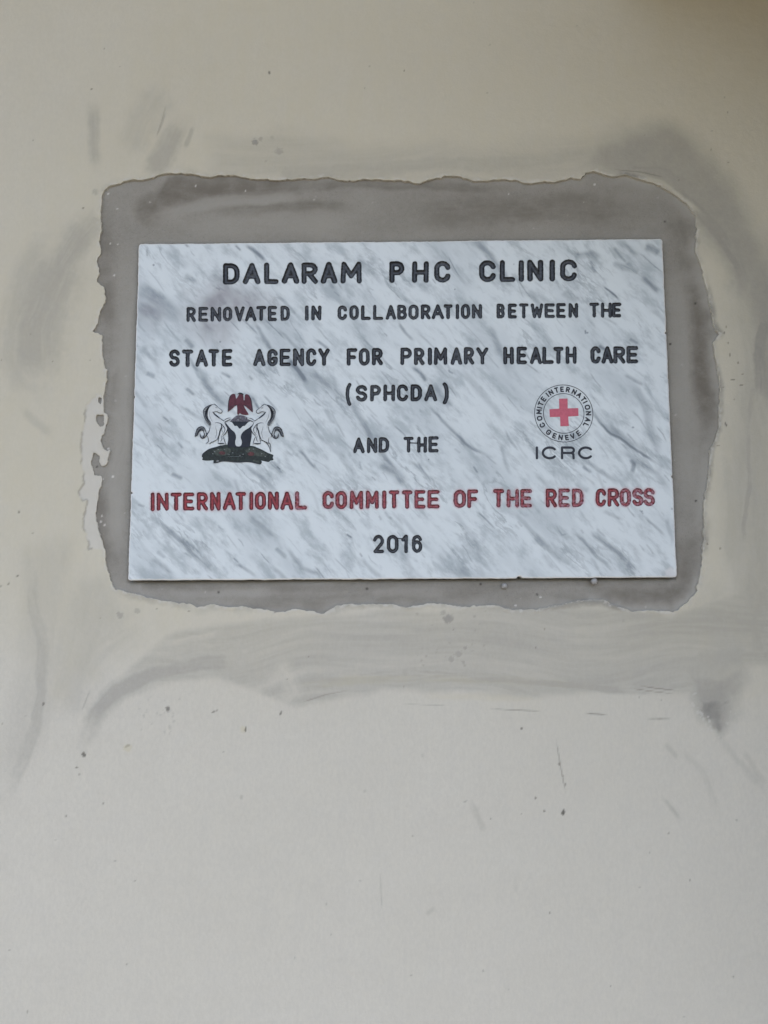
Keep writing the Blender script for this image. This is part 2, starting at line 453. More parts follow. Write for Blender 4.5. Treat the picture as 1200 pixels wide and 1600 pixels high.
def speck(A, u, v, r, strength=1.0, sx=1.0, sy=1.0, ang=0.0, seed=0):
    p = at(u, v); s = window(p - r * 3 * PX * max(sx, sy), p + r * 3 * PX * max(sx, sy))
    x, z = X[s] - p[0], Z[s] - p[1]
    if x.size == 0: return
    ca, sa = math.cos(ang), math.sin(ang)
    xr, zr = (x * ca + z * sa) / sx, (-x * sa + z * ca) / sy
    q = np.hypot(xr, zr) / (r * PX) + (vnoise(X[s] * 600, Z[s] * 600, seed) - 0.5) * 0.7
    A[s] = np.maximum(A[s], (1 - sstep(0.6, 1.25, q)) * strength)

# cement smears
area(grey, [(905, 262), (925, 228), (985, 200), (1050, 195), (1095, 225), (1125, 270), (1165, 330), (1195, 400), (1230, 470), (1230, 620),
            (1195, 640), (1175, 600), (1170, 520), (1150, 430), (1110, 370), (1050, 320), (1000, 285)], 0.66, 24, 3, 14, grain=0.1)
stroke(grey, [(1000, 285), (1060, 300), (1110, 345), (1150, 410), (1175, 480)], 26, 0.75, 0.7, 4, 0.3, taper=True)
stroke(grey, [(970, 260), (1030, 265), (1080, 285)], 8, 0.75, 0.6, 5, 0.3)
stroke(grey, [(930, 300), (1060, 330), (1150, 400), (1190, 500)], 50, 0.6, 0.95, 14, 0.2)
stroke(grey, [(450, 272), (560, 262), (700, 258), (840, 252), (930, 240), (1000, 225)], 30, 0.40, 0.6, 6, 0.25, taper=False)
stroke(grey, [(1196, 480), (1188, 560), (1196, 640)], 30, 0.75, 0.7, 7, 0.4)
stroke(grey, [(1178, 560), (1172, 660), (1170, 740), (1160, 830), (1158, 880)], 9, 0.55, 0.8, 8, 0.4)
stroke(grey, [(1140, 700), (1142, 800), (1148, 900)], 22, 0.28, 0.9, 9, 0.5)
area(grey, [(1062, 1045), (1090, 1010), (1165, 1010), (1165, 1060), (1140, 1120), (1124, 1150), (1108, 1130), (1092, 1108), (1080, 1075)], 0.42, 14, 11, 10, grain=0.25)
area(grey, [(1072, 1055), (1158, 1050), (1146, 1105), (1125, 1152), (1106, 1130), (1090, 1106)], 0.62, 16, 12, 14, grain=0.2, fs=45)
area(grey, [(1088, 1088), (1136, 1096), (1134, 1122), (1124, 1150), (1110, 1130), (1095, 1110)], 1.0, 10, 212, 13, grain=0.1, fs=70)
stroke(grey, [(1120, 1140), (1150, 1185), (1195, 1240)], 10, 0.2, 0.9, 213, 0.4)
stroke(grey, [(1195, 930), (1180, 970), (1190, 1010)], 34, 0.45, 0.9, 13, 0.4)
stroke(grey, [(1130, 960), (1080, 1000), (1090, 1060)], 70, 0.22, 0.9, 15, 0.4)
drag(grey, [(140, 1120), (185, 1060), (260, 1000), (330, 975), (420, 965), (640, 955), (900, 945), (1050, 962), (1150, 930), (1210, 930), (1210, 1040), (1150, 1050), (1070, 1080),
            (980, 1076), (900, 1088), (800, 1092), (700, 1078), (600, 1075), (520, 1095), (460, 1100), (400, 1075), (330, 1062), (270, 1064), (200, 1090)], 0.46, 7, 16, 9)
drag(grey, [(320, 215), (420, 205), (560, 225), (760, 232), (900, 215), (980, 190), (980, 280), (760, 285), (560, 285), (330, 275)], 0.30, 22, 56, 14)
drag(grey, [(1130, 380), (1215, 360), (1215, 1000), (1150, 980), (1140, 800), (1145, 600)], 0.40, 24, 57, 16, False)
drag(grey, [(30, 860), (110, 850), (120, 1040), (70, 1140), (10, 1240), (-10, 1180), (30, 1040)], 0.24, 22, 58, 14, False)
drag(grey, [(110, 900), (170, 900), (190, 960), (150, 1060), (90, 1130), (100, 1000)], 0.30, 20, 59, 14, False)
stroke(grey, [(128, 1165), (150, 1115), (185, 1080), (240, 1052), (310, 1036), (400, 1030)], 26, 0.55, 0.7, 17, 0.35)
stroke(grey, [(230, 1050), (300, 1030), (420, 1010), (520, 1000)], 34, 0.36, 0.8, 18, 0.4)
stroke(grey, [(500, 1060), (640, 1052), (800, 1062), (960, 1076), (1070, 1080)], 12, 0.50, 0.6, 19, 0.6, 4)
stroke(grey, [(620, 1000), (760, 1000), (900, 1010), (1040, 1030)], 40, 0.22, 0.9, 20, 0.6, 4)
stroke(grey, [(8, 1250), (30, 1190), (55, 1130), (66, 1080), (62, 1000), (52, 920), (58, 860)], 20, 0.42, 0.7, 21, 0.4)
stroke(grey, [(34, 1200), (52, 1150), (66, 1110)], 8, 0.4, 0.6, 22, 0.3)
stroke(grey, [(130, 900), (128, 960), (120, 1020), (80, 1110)], 46, 0.22, 0.9, 23, 0.5)
stroke(grey, [(90, 1130), (110, 1060), (160, 1000), (230, 960)], 60, 0.22, 0.9, 24, 0.5)
stroke(grey, [(160, 335), (122, 370), (94, 410), (68, 455), (54, 505), (46, 560)], 40, 0.50, 0.95, 25, 0.35)
stroke(grey, [(100, 390), (75, 450), (52, 520), (54, 600)], 80, 0.46, 0.9, 26, 0.35)
stroke(grey, [(75, 350), (40, 420), (14, 490), (10, 550), (26, 600), (70, 622)], 26, 0.30, 0.95, 27, 0.4)
stroke(grey, [(30, 640), (60, 665), (78, 680)], 14, 0.25, 0.8, 28, 0.4)
stroke(grey, [(142, 165), (150, 210), (152, 262)], 18, 0.42, 0.7, 29, 0.4)
stroke(grey, [(262, 140), (222, 190), (200, 240)], 44, 0.24, 0.9, 30, 0.5)
stroke(grey, [(285, 190), (262, 230), (236, 280)], 34, 0.46, 0.6, 31, 0.35)
stroke(grey, [(256, 178), (244, 215)], 4, 0.45, 0.7, 32, 0.2)
stroke(grey, [(304, 195), (292, 232)], 8, 0.40, 0.7, 33, 0.3)
stroke(grey, [(320, 225), (400, 228), (500, 240)], 22, 0.22, 0.9, 34, 0.5)
stroke(grey, [(330, 245), (420, 252), (500, 262)], 16, 0.26, 0.9, 35, 0.5)
for u, v, r, s_ in ((399, 222, 6, .85), (407, 217, 4, .6), (436, 236, 7, .55), (425, 215, 4, .4), (415, 252, 3, .5), (700, 966, 8, .75), (692, 958, 5, .5),
                    (716, 1022, 6, .6), (706, 1030, 5, .6), (727, 1012, 3, .7), (724, 1035, 3, .6), (188, 962, 5, .6), (214, 955, 5, .45), (185, 960, 4, .6),
                    (975, 970, 4, .5), (55, 968, 8, .35), (149, 300, 5, .4), (148, 345, 8, .35), (1160, 965, 5, .4), (742, 1005, 3, .4)):
    speck(grey, u, v, r, s_, seed=int(u))
for k in range(26):
    speck(grey, 650 + _rng.rand() * 110, 955 + _rng.rand() * 85, 1.3 + _rng.rand() * 1.2, 0.55, seed=k)
for k in range(22):
    speck(grey, 215 + _rng.rand() * 70, 1075 + _rng.rand() * 85, 0.9 + _rng.rand() ** 2 * 1.6, 0.28, 1 + _rng.rand(), 1, _rng.rand() * 3, seed=k)

# fresh cream paint round the repair, and a broad warm light tint above
area(cream, [(-150, -150), (1350, -150), (1350, 1010), (1100, 1060), (700, 960), (300, 1010), (100, 980), (-150, 880)], 0.62, 130, 40, 90, grain=0.2, fs=9)  # warmer light on the upper wall, painted in as a cream tint
area(cream, [(-150, -150), (260, -150), (200, 120), (60, 330), (-150, 420)], 0.5, 110, 39, 60, mode='sub', grain=0.2, fs=9)  # the painted warm light is weaker in the top-left corner
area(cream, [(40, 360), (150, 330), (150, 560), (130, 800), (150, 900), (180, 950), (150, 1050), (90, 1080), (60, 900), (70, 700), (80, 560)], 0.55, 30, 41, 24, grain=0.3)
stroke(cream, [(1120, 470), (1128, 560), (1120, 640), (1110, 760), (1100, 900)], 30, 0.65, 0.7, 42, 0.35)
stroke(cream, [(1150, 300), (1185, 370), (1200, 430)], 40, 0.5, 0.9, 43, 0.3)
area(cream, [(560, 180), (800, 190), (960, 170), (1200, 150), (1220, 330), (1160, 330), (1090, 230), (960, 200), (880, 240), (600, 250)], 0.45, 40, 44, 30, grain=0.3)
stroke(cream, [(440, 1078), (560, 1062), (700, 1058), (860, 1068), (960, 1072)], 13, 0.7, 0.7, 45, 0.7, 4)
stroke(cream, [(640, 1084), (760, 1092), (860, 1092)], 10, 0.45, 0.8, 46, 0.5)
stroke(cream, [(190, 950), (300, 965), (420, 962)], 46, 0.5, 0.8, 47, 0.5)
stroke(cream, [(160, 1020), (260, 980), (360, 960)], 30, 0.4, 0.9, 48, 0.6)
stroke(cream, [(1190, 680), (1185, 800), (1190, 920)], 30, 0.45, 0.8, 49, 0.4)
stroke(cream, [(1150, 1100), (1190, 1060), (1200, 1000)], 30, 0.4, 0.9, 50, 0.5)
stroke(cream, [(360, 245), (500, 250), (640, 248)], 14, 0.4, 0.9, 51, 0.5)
stroke(grey, [(240, 1015), (300, 998), (350, 985)], 9, 0.7, 0.7, 52, 0.4, mode='sub')
stroke(grey, [(420, 1070), (440, 1045), (455, 1080), (440, 1100)], 26, 0.6, 0.8, 53, 0.6, mode='sub')
stroke(grey, [(1075, 350), (1110, 400), (1120, 450)], 34, 0.8, 0.8, 54, 0.3, mode='sub')
stroke(grey, [(985, 274), (1030, 288), (1075, 318), (1095, 340)], 9, 0.75, 0.7, 55, 0.2, mode='sub')

# dry-brush hairlines, scratches and drips
for i, (pts, wd, s_) in enumerate((
        ([(630, 1100), (700, 1102)], 1.3, .25), ([(765, 1107), (845, 1111)], 1.7, .5), ([(915, 1115), (948, 1117)], 1.9, .6), ([(1012, 1123), (1050, 1123)], 1.7, .45),
        ([(470, 1098), (510, 1085), (545, 1078)], 1.8, .35), ([(868, 1155), (876, 1200), (884, 1240)], 1.8, .45), ([(1160, 1170), (1200, 1230)], 8, .12),
        ([(1060, 1165), (1100, 1210), (1125, 1280)], 9, .12), ([(1035, 1245), (1062, 1280)], 6, .25), ([(735, 1250), (758, 1300)], 9, .14),
        ([(1040, 1160), (1060, 1185)], 7, .15), ([(595, 1365), (597, 1420)], 2.2, .28), ([(805, 1365), (807, 1395)], 4, .12), ([(665, 1430), (680, 1418)], 7, .14),
        ([(260, 165), (246, 215)], 1.8, .3), ([(128, 1110), (140, 1080)], 2, .3), ([(960, 265), (1005, 270), (1040, 278)], 2, .4),
        ([(1000, 1072), (1060, 1080)], 1.6, .45), ([(990, 1076), (1055, 1084)], 1.4, .4))):
    stroke(dark, pts, wd, s_, 0.7, 60 + i, 0.5, 1.2)

# flaked filler to the left of the patch, with its broken paint lip
film = fr([(190, 325), (225, 290), (268, 262), (288, 300), (330, 380), (330, 560), (330, 700), (290, 760), (262, 900), (300, 1100), (205, 1106), (196, 1060),
           (180, 1000), (172, 960), (185, 900), (190, 840), (168, 845), (148, 797), (172, 762), (176, 700), (164, 640), (166, 540), (172, 450), (184, 390)], 80, 540, 3.48)
fp = atl(film); s = win_pts(fp, 0.01)
q = poly_sdf(X[s], Z[s], fp) + (fbm(X[s] * 180, Z[s] * 180, 31, 4) - 0.5) * 0.004
lower = sstep(at(150, 880)[1] - 0.006, at(150, 840)[1], Z[s])
bare[s] = np.maximum(bare[s], (1 - sstep(-0.0008, 0.0006, q)) * (0.62 + 0.38 * lower) * (0.42 + 0.58 * fbm(X[s] * 90, Z[s] * 90, 77, 4)))
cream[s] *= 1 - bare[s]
relief[s] -= (1 - sstep(-0.0010, 0.0010, q)) * 0.0007 * lower
leftside = (X[s] < at(150, 700)[0])
dark[s] = np.maximum(dark[s], (1 - sstep(0.0003, 0.0016, np.abs(q))) * leftside * 0.36 * sstep(0.36, 0.6, fbm(X[s] * 120, Z[s] * 120, 12, 2)))
# bright broken paint right at the patch edge and feathery lip below it
near = (F > 0) & (F < 0.006)
bare = np.maximum(bare, near * sstep(0.48, 0.66, fbm(X * 190, Z * 190, 15, 3)) * (1 - sstep(0.001, 0.005, F)) * 0.75)
relief += near * 0.0009 * (1 - sstep(0.0, 0.006, F)) * sstep(0.3, 0.7, fbm(X * 120, Z * 120, 16, 3))
side = sstep(at(700, 300)[0], at(1060, 300)[0], X) * 0.8 + (Z < at(600, 900)[1]) * 0.45 + (Z > at(600, 300)[1]) * 0.25
fe = (F > 0) & (F < 0.03)
grey = np.maximum(grey, np.where(fe, (1 - sstep(0.0, 0.004 + 0.022 * fbm(X * 18, Z * 18, 33, 3) ** 2, F)) * sstep(0.36, 0.62, fbm(X * 26, Z * 26, 34, 4)) * np.clip(side, 0, 1), 0))
# little flecks of white paint round the bottom-right smear
for k in range(22):
    t = _rng.rand(); speck(bare, 1084 + t * 36 + _rng.randn() * 3, 1095 + t * 58 + _rng.randn() * 5, 0.9 + _rng.rand() ** 2 * 1.7, 0.75, 0.7 + _rng.rand(), 0.6 + _rng.rand(), _rng.rand() * 3, seed=k)
for k in range(8):
    speck(bare, 1135 + _rng.rand() * 20, 1110 + _rng.rand() * 40, 1.4, 0.6, seed=k)

# dark chips and specks
for u, v, r, sx, sy, a, s_ in (
        (143, 139, 1.8, 1, 1, 0, .9), (421, 114, 1.7, 1, 2, .3, .8), (570, 138, 1.5, 1, 1, 0, .7), (632, 110, 1.6, 1, 1, 0, .7), (130, 325, 1.8, 1, 1, 0, .8),
        (262, 1108, 4.2, 1, 1.3, 0, .75), (334, 1112, 2, 2, .8, .3, .65), (340, 1110, 1.8, 1, 1, 0, .6), (384, 1139, 2.0, .9, 2.4, -.1, .95), (439, 1114, 2.0, .8, 2.2, -.3, .8),
        (131, 1179, 3.6, 1, 1.5, .2, .85), (120, 1199, 2.0, 1, 1.1, 0, .85), (124, 1210, 1.8, 1, 1, 0, .4), (68, 1100, 2.2, 1, 1.6, -.3, .7), (104, 1275, 2, 1, 1.2, 0, .6),
        (200, 1165, 3.5, 1.6, .6, .5, .35), (880, 1269, 3.0, 1, 1.5, -.3, .95), (837, 1247, 2, 1, 1.2, 0, .8), (850, 1267, 2.0, 1, 1.2, 0, .7), (815, 1272, 1.5, 1, 1, 0, .5),
        (874, 1194, 2.0, 1, 1.2, 0, .8), (880, 1212, 1.7, 1, 1, 0, .6), (884, 1226, 1.7, 1, 1.4, 0, .6), (815, 1138, 1.8, 1, 1, 0, .75), (859, 1426, 1.8, 1, 1, 0, .6),
        (43, 1580, 1.8, 1, 1.6, 0, .5), (29, 800, 2.2, 1, 1.2, 0, .6), (51, 833, 1.6, 1, 1, 0, .5), (27, 900, 2, 1.2, 1, 0, .7), (13, 912, 1.8, 1, 1.2, 0, .7), (1, 916, 1.8, 1, 1, 0, .7),
        (82, 564, 1.6, 1, 1, 0, .6), (2, 562, 1.6, 1, 1, 0, .5), (1134, 663, 2.0, .8, 2.2, .3, .95), (1122, 696, 2, 1.5, .7, 0, .5),
        (1131, 521, 1.8, 1, 1.2, 0, .8), (1134, 511, 1.6, 1, 1.6, 0, .7), (1137, 536, 1.8, 1, 1.2, 0, .7), (1140, 555, 1.8, .8, 2, -.2, .8), (1153, 567, 1.8, .8, 1.6, .5, .8),
        (1145, 593, 1.7, 2.2, .7, 0, .8), (1158, 602, 1.7, 2, .8, 0, .8), (1160, 585, 1.4, 1, 1, 0, .6), (1130, 605, 1.6, 1, 1, 0, .5), (1147, 624, 1.6, 1.2, 1, 0, .5),
        (1105, 850, 1.8, 1, 1.4, 0, .7), (1125, 857, 1.6, 1.2, 1, .5, .6), (1112, 205, 1.8, 1, 1, 0, .5), (1138, 254, 1.7, 1, 1, 0, .5), (1111, 234, 1.5, 1, 1, 0, .5), (1060, 282, 1.5, 1, 1, 0, .5),
        (592, 940, 1.6, 2.6, .6, .2, .7), (430, 957, 1.8, 1.6, .7, .3, .5), (295, 955, 1.8, 1.3, 1, 0, .5), (245, 951, 1.7, 1, 1, 0, .5), (377, 1246, 3.5, 1, 1, 0, .25),
        (660, 1180, 3.5, 1, 1, 0, .15), (570, 1236, 2.6, 1, 1, 0, .2), (727, 1252, 2.0, 2, .8, .3, .4), (563, 1376, 2.0, 1, 1, 0, .3), (1045, 1302, 1.8, 1, 1, 0, .5), (180, 1345, 1.5, 1, 1, 0, .4), (15, 1484, 1.5, 1.4, 1, 0, .4)):
    speck(dark, u, v, r * 0.86, s_ * 0.92, sx, sy, a, int(u))
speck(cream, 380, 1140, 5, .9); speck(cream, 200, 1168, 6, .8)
for k in range(70):                       # very small faint pits everywhere
    speck(dark, _rng.rand() * 1200, _rng.rand() * 1600, 0.9 + _rng.rand() * 0.6, 0.25 + 0.3 * _rng.rand(), seed=k)

# cement tones
tone = np.zeros(X.shape); pale = np.zeros(X.shape); grain = np.zeros(X.shape); cdark = np.zeros(X.shape)
stroke(tone, [(232, 328), (285, 300), (360, 290), (450, 286)], 44, 0.62, 0.5, 80, 0.25, 5, taper=False)
area(tone, [(228, 328), (262, 275), (330, 268), (480, 282), (440, 290), (340, 302), (280, 318)], 0.7, 5, 81, 5, grain=0.2)
stroke(tone, [(450, 292), (560, 284), (660, 288), (800, 292)], 14, 0.55, 0.7, 82, 0.4)
stroke(tone, [(330, 328), (450, 322), (560, 326)], 16, 0.45, 0.8, 83, 0.4)
stroke(tone, [(640, 330), (760, 326), (880, 320), (1000, 330)], 44, 0.45, 0.8, 84, 0.4)
stroke(tone, [(1085, 420), (1100, 500), (1105, 600), (1108, 680)], 34, 0.6, 0.7, 85, 0.3)
stroke(tone, [(1060, 330), (1075, 380), (1085, 430)], 40, 0.4, 0.8, 86, 0.4)
area(tone, [(1060, 850), (1098, 840), (1090, 930), (1055, 957), (1000, 955), (900, 945), (860, 930), (960, 915), (1058, 910)], 0.55, 12, 87, 8, grain=0.3)
stroke(tone, [(190, 570), (180, 610), (178, 640)], 18, 0.45, 0.6, 88, 0.2)
stroke(tone, [(165, 340), (163, 420), (170, 520)], 24, 0.4, 0.8, 89, 0.3)
stroke(tone, [(160, 760), (160, 820), (175, 890)], 34, 0.45, 0.8, 90, 0.3)
stroke(tone, [(330, 950), (480, 940), (700, 930), (820, 930)], 22, 0.35, 0.8, 91, 0.4)
stroke(tone, [(230, 915), (500, 915), (800, 912), (1040, 908)], 14, 0.35, 0.8, 92, 0.3, taper=False)
stroke(pale, [(225, 340), (300, 322), (400, 308), (480, 300)], 20, 0.45, 0.8, 93, 0.4)
stroke(pale, [(260, 350), (420, 345), (560, 355)], 40, 0.28, 0.9, 94, 0.4)
stroke(pale, [(205, 420), (192, 560), (188, 700), (180, 820), (186, 900)], 26, 0.5, 0.8, 95, 0.35)
stroke(pale, [(1060, 420), (1068, 560), (1078, 700), (1085, 800)], 30, 0.35, 0.9, 96, 0.4)
stroke(pale, [(250, 925), (340, 928), (430, 925)], 10, 0.4, 0.8, 97, 0.4)
stroke(pale, [(560, 935), (640, 928), (720, 930)], 14, 0.4, 0.8, 98, 0.5)
for u, v, r in ((168, 365), (183, 385), (171, 440), (177, 429), (184, 300), (182, 325), (305, 289), (383, 297), (160, 760), (175, 744), (152, 823), (156, 815), (150, 818), (162, 820),
                (158, 806), (795, 302), (930, 287), (806, 946), (873, 948), (845, 933)) and [(a, b, 1.6) for a, b in
               ((168, 301), (183, 380), (171, 379), (177, 429), (182, 325), (305, 289), (383, 297), (160, 748), (175, 744), (152, 823), (156, 815), (150, 818), (162, 820),
                (158, 806), (795, 302), (930, 287), (806, 946), (873, 948), (845, 933), (168, 700))]:
    speck(grain, u, v, r, 0.7, seed=int(u))
for u, v in ((341, 926), (573, 920), (840, 929), (751, 913), (1040, 345), (1088, 473), (1048, 537), (1088, 782), (150, 729)):
    speck(cdark, u, v, 1.9, 0.9, seed=int(u))
for k in range(90):
    speck(grain, 150 + _rng.rand() * 960, 275 + _rng.rand() * 680, 0.8 + _rng.rand() * 0.7, 0.35 * _rng.rand(), seed=k)

ed = np.clip(side, 0, 1) * sstep(-0.016, 0.001, F) * (0.35 + 0.65 * sstep(0.35, 0.6, fbm(X * 40, Z * 40, 36, 4)))
pale = np.maximum(pale, ed * 0.75)
tone = np.clip(tone * 1.7, 0, 1); pale = np.clip(pale * 1.5, 0, 1)
mk = march(F)
xe = gx[0] + mk['pos'][:, 1] * STEP; ze = gz[0] + mk['pos'][:, 0] * STEP
def ext(A): return np.concatenate([A.reshape(-1), bil(A, mk['pos'])])
XA = np.concatenate([X.reshape(-1), xe]); ZA = np.concatenate([Z.reshape(-1), ze])
edgefade = np.minimum(np.minimum(X - gx[0], gx[-1] - X), np.minimum(Z - gz[0], gz[-1] - Z))
edgefade = sstep(0, 0.03, edgefade)
und = ((fbm(X * 6, Z * 6, 60, 3) - 0.5) * 0.0030 + (fbm(X * 22, Z * 22, 61, 3) - 0.5) * 0.0009) * edgefade + relief + grey * 0.0002
for A in (grey, cream, bare, dark): A *= edgefade
ywall = -ext(und)
gapd = np.exp(-np.clip(SL, 0, None) / 0.0016) * 0.0060
cem = 0.0024 - und * 0.6 - (fbm(X * 30, Z * 12, 62, 4) - 0.5) * 0.0014 + gapd
cem = np.where(SL < -0.0012, 0.020, cem)
ycem = ext(cem)
# frame of plain wall beyond the detailed sheet: four border strips sharing no face with it
nW = len(XA)
bx0, bx1, bz0, bz1 = gx[0], gx[-1], gz[0], gz[-1]
WX0, WX1, WZ0, WZ1 = -5.0, 5.0, -0.05, 3.1
fv = [(WX0, WZ0), (WX1, WZ0), (WX1, WZ1), (WX0, WZ1)]
wv = np.stack([XA, ywall, ZA], -1)
corner = [0, nx - 1, nz * nx - 1, (nz - 1) * nx]
fv3 = np.array([(x, 0, z) for x, z in fv])
i0 = nW
bot = list(range(0, nx)); right = list(range(nx - 1, nz * nx, nx)); top = list(range((nz - 1) * nx, nz * nx)); left = list(range(0, nz * nx, nx))
frame_polys = [[i0, i0 + 1] + bot[::-1], [i0 + 1, i0 + 2] + right[::-1], [i0 + 2, i0 + 3] + top, [i0 + 3, i0] + left]
# skirt of the broken paint edge
segs = np.array(mk['segs'])
us, inv = np.unique(segs, return_inverse=True); inv = inv.reshape(segs.shape)
k1 = nW + 4; k2 = k1 + len(us)
sk_top = wv[us]; sk_bot = np.stack([XA[us], ycem[us] + 0.0012, ZA[us]], -1)
skirt = np.stack([inv[:, 0] + k1, inv[:, 0] + k2, inv[:, 1] + k2, inv[:, 1] + k1], -1)
wverts = np.concatenate([wv, fv3, sk_top, sk_bot])
zero4 = np.zeros((4, 4))
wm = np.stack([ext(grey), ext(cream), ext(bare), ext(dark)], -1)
skm = np.tile([0.15, 0, 0.35, 0], (len(us), 1))
wmask = np.concatenate([wm, zero4, skm, skm])
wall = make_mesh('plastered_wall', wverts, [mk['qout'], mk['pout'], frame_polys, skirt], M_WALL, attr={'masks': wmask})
tag(wall, 'cream painted plaster wall with grey cement smears and brush marks around the marble plaque', 'wall')
cm = np.stack([ext(tone), ext(pale), ext(grain), ext(cdark)], -1)
cement = make_mesh('cement_patch', np.stack([XA, ycem, ZA], -1), [mk['qin'], mk['pin']], M_CEM, wall, attr={'masks': cm})
tag(cement, 'ragged grey cement bed')

# ------------------------------------------------------------------ stroke letters
def arc(cx, cy, rx, ry, a0, a1, n=12):
    t = np.radians(np.linspace(a0, a1, n)); return [(cx + rx * math.cos(a), cy + ry * math.sin(a)) for a in t]
G = {
    'A': [[(0, 0), (.5, 1), (1, 0)], [(.19, .33), (.81, .33)]],
    'B': [[(.5, .53), (0, .53), (0, 1), (.5, 1)] + arc(.52, .765, .42, .235, 90, -90), [(0, .53), (0, 0), (.5, 0)] + arc(.54, .265, .46, .265, -90, 90)],
    'C': [arc(.5, .70, .5, .30, 12, 180) + arc(.5, .30, .5, .30, 180, 348)],
    'D': [[(0, 0), (0, 1), (.4, 1)] + arc(.42, .62, .58, .38, 90, 0) + arc(.42, .38, .58, .38, 0, -90) + [(0, 0)]],
    'E': [[(1, 1), (0, 1), (0, 0), (1, 0)], [(0, .5), (.85, .5)]],
    'F': [[(1, 1), (0, 1), (0, 0)], [(0, .48), (.82, .48)]],
    'G': [arc(.5, .70, .5, .30, 15, 180) + arc(.5, .30, .5, .30, 180, 355) + [(1, .42), (.62, .42)]],
    'H': [[(0, 0), (0, 1)], [(1, 0), (1, 1)], [(0, .48), (1, .48)]],
    'I': [[(.5, 0), (.5, 1)]],
    'L': [[(0, 1), (0, 0), (1, 0)]],
    'M': [[(0, 0), (.04, 1), (.5, .30), (.96, 1), (1, 0)]],
    'N': [[(0, 0), (0, 1), (1, 0), (1, 1)]],
    'O': [arc(.5, .68, .5, .32, 0, 180) + arc(.5, .32, .5, .32, 180, 360) + [(1, .68)]],
    'P': [[(0, 0), (0, 1), (.5, 1)] + arc(.52, .73, .48, .27, 90, -90) + [(0, .46)]],
    'R': [[(0, 0), (0, 1), (.5, 1)] + arc(.52, .74, .46, .26, 90, -90) + [(0, .48)], [(.42, .48), (1, 0)]],
    'S': [arc(.5, .755, .5, .245, 15, 250) + arc(.5, .255, .5, .255, 75, -165)],
    'T': [[(0, 1), (1, 1)], [(.5, 1), (.5, 0)]],
    'V': [[(0, 1), (.5, 0), (1, 1)]],
    'W': [[(0, 1), (.24, 0), (.5, .75), (.76, 0), (1, 1)]],
    'Y': [[(0, 1), (.5, .48), (1, 1)], [(.5, .48), (.5, 0)]],
    '(': [arc(1.25, .5, 1.25, .56, 112, 248)], ')': [arc(-.25, .5, 1.25, .56, 68, -68)],
    '2': [arc(.5, .70, .5, .30, 165, -35) + [(.05, 0), (1, 0)]],
    '0': [arc(.5, .68, .5, .32, 0, 180) + arc(.5, .32, .5, .32, 180, 360) + [(1, .68)]],
    '1': [[(0, .76), (.8, 1), (.8, 0)]],
    '6': [arc(.5, .70, .5, .30, 20, 180) + arc(.5, .32, .5, .32, 180, 540, 24)],
}

def L(s):
    out = []
    for t in s.split():
        c, a, b = t.split(':'); out.append((c, float(a), float(b)))
    return out
